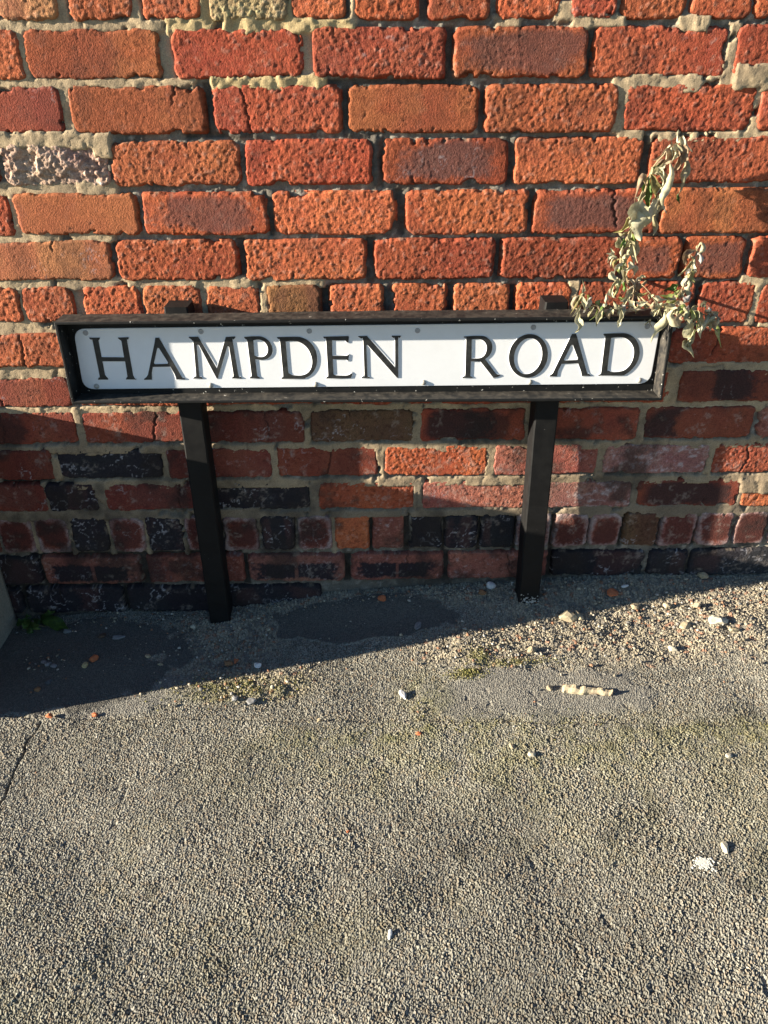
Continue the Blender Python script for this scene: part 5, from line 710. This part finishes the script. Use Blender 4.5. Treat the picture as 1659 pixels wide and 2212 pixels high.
bm.faces.new(rings[0]); bm.faces.new(rings[-1]); bmesh.ops.recalc_face_normals(bm, faces=bm.faces)
me = bm_mesh('mortar_stick', bm, [M_STONE]); nv = len(me.vertices)
P = np.array([v.co for v in me.vertices]); c4 = np.ones((nv, 4), np.float32); c4[:, :3] = cmix(np.broadcast_to(np.array((.40, .335, .225)), (nv, 3)).copy(), (.40, .22, .13), .4 * ss(.4, .6, vn(P[:, 0] * 55, P[:, 2] * 90, 5)))
me.color_attributes.new('tint', 'FLOAT_COLOR', 'POINT').data.foreach_set('color', c4.reshape(-1))
tag(obj('mortar_stick', me), 'long stick-shaped piece of pale mortar lying on the sunlit tarmac at right', 'mortar piece')
# white splat on the asphalt: small crusts sitting on the stones
bm = bmesh.new(); rs = random.Random(21)
for k in range(170):
    a = rs.uniform(0, 6.28); r = abs(rs.gauss(0, .30)) if k < 145 else rs.uniform(.3, 1.2); x = .494 + .021 * r * math.cos(a); y = -.737 + .019 * r * math.sin(a)
    b2 = bmesh.ops.create_icosphere(bm, subdivisions=1, radius=1.0)['verts']; s = rs.uniform(.0012, .0032) * (1.1 - .3 * r)
    for v in b2: v.co = Vector((x + v.co.x * s * rs.uniform(.8, 1.2), y + v.co.y * s, gz(x, y) + .0026 + v.co.z * .0009))
me = bm_mesh('splat', bm, [M_STONE]); c4 = np.ones((len(me.vertices), 4), np.float32); c4[:, :3] = (.62, .61, .54)
me.color_attributes.new('tint', 'FLOAT_COLOR', 'POINT').data.foreach_set('color', c4.reshape(-1))
tag(obj('white_splat', me), 'white dried splat stuck to the coarse asphalt at lower right', 'splat')
# loose grit: uncountable small stones, one object
def scatter(name, seeds, mat_cols, seed, kind_label):
    rs = np.random.default_rng(seed); V = []; F = []; Cc = []
    bm = bmesh.new(); bmesh.ops.create_icosphere(bm, subdivisions=1, radius=1.0); bm.verts.ensure_lookup_table()
    base = np.array([v.co[:] for v in bm.verts]); faces = np.array([[v.index for v in f.verts] for f in bm.faces]); bm.free()
    k = 0
    for (cx, cy, rx, ry, n, s0, s1) in seeds:
        for _ in range(n):
            x = cx + rx * rs.normal() * .5; y = cy + ry * rs.normal() * .5
            if y > -.006 or x < -.85 or x > .95: continue
            s = s0 + (s1 - s0) * rs.random() ** 2.5
            p = base * (1 + .25 * rs.normal(size=(len(base), 1))) * np.array((s * rs.uniform(.7, 1.3), s * rs.uniform(.7, 1.3), s * rs.uniform(.45, .8)))
            a = rs.uniform(0, 6.28); ca, sa = math.cos(a), math.sin(a)
            p = np.stack([p[:, 0] * ca - p[:, 1] * sa + x, p[:, 0] * sa + p[:, 1] * ca + y, p[:, 2]], -1)
            p[:, 2] += gz(x, y) + .0015 + s * .35
            V.append(p); F.append(faces + k); k += len(base)
            col = np.array(mat_cols[rs.integers(len(mat_cols))]) * rs.uniform(.75, 1.2); Cc.append(np.repeat(col[None], len(base), 0))
    V = np.concatenate(V); F = np.concatenate(F); Cc = np.concatenate(Cc)
    me = bpy.data.meshes.new(name); me.vertices.add(len(V)); me.vertices.foreach_set('co', V.reshape(-1).astype(np.float32))
    me.loops.add(F.size); me.loops.foreach_set('vertex_index', F.reshape(-1).astype(np.int32)); me.polygons.add(len(F)); me.polygons.foreach_set('loop_start', np.arange(0, F.size, 3, dtype=np.int32))
    me.update(calc_edges=True); c4 = np.ones((len(V), 4), np.float32); c4[:, :3] = Cc
    me.color_attributes.new('tint', 'FLOAT_COLOR', 'POINT').data.foreach_set('color', c4.reshape(-1)); me.materials.append(M_STONE)
    return tag(obj(name, me), kind_label, 'gravel' if 'gravel' in name else 'moss', None, 'stuff')
scatter('loose_gravel', [(.62, -.14, .42, .14, 900, .0009, .0042), (-.36, -.10, .16, .12, 420, .0009, .0036), (-.28, -.27, .16, .06, 160, .001, .0042), (.26, -.2, .2, .07, 260, .001, .0042), (.1, -.02, .7, .03, 420, .001, .004), (-.6, -.03, .3, .04, 160, .001, .004), (0, -.25, 1.2, .3, 260, .001, .003), (-.73, -.16, .06, .04, 30, .0015, .004), (-.364, -.055, .06, .05, 120, .001, .003), (.345, -.075, .06, .05, 120, .001, .003), (.085, -.37, .025, .035, 22, .001, .003)],
        [(.34, .30, .22), (.26, .23, .17), (.40, .35, .26), (.2, .19, .175), (.14, .14, .135), (.28, .15, .09), (.45, .42, .36)], 5, 'loose pale grit and gravel crumbs along the foot of the wall')
scatter('moss', [(.21, -.235, .035, .035, 150, .0006, .0020), (.30, -.258, .09, .015, 200, .0006, .0018), (-.29, -.285, .17, .045, 420, .0007, .0022), (.184, -.283, .04, .016, 260, .0008, .0026), (.1, -.43, .4, .035, 420, .0007, .0017), (.6, -.475, .4, .03, 300, .0007, .0016), (.09, -.36, .03, .05, 60, .0006, .0014)],
        [(.15, .14, .04), (.22, .20, .07), (.10, .10, .03), (.26, .23, .11)], 6, 'yellow green moss tufts along the seams of the tarmac')
sc = S
S.cycles.use_denoising = True
S.cycles.denoiser = 'OPENIMAGEDENOISE'
S.cycles.max_bounces = 6; S.cycles.diffuse_bounces = 3
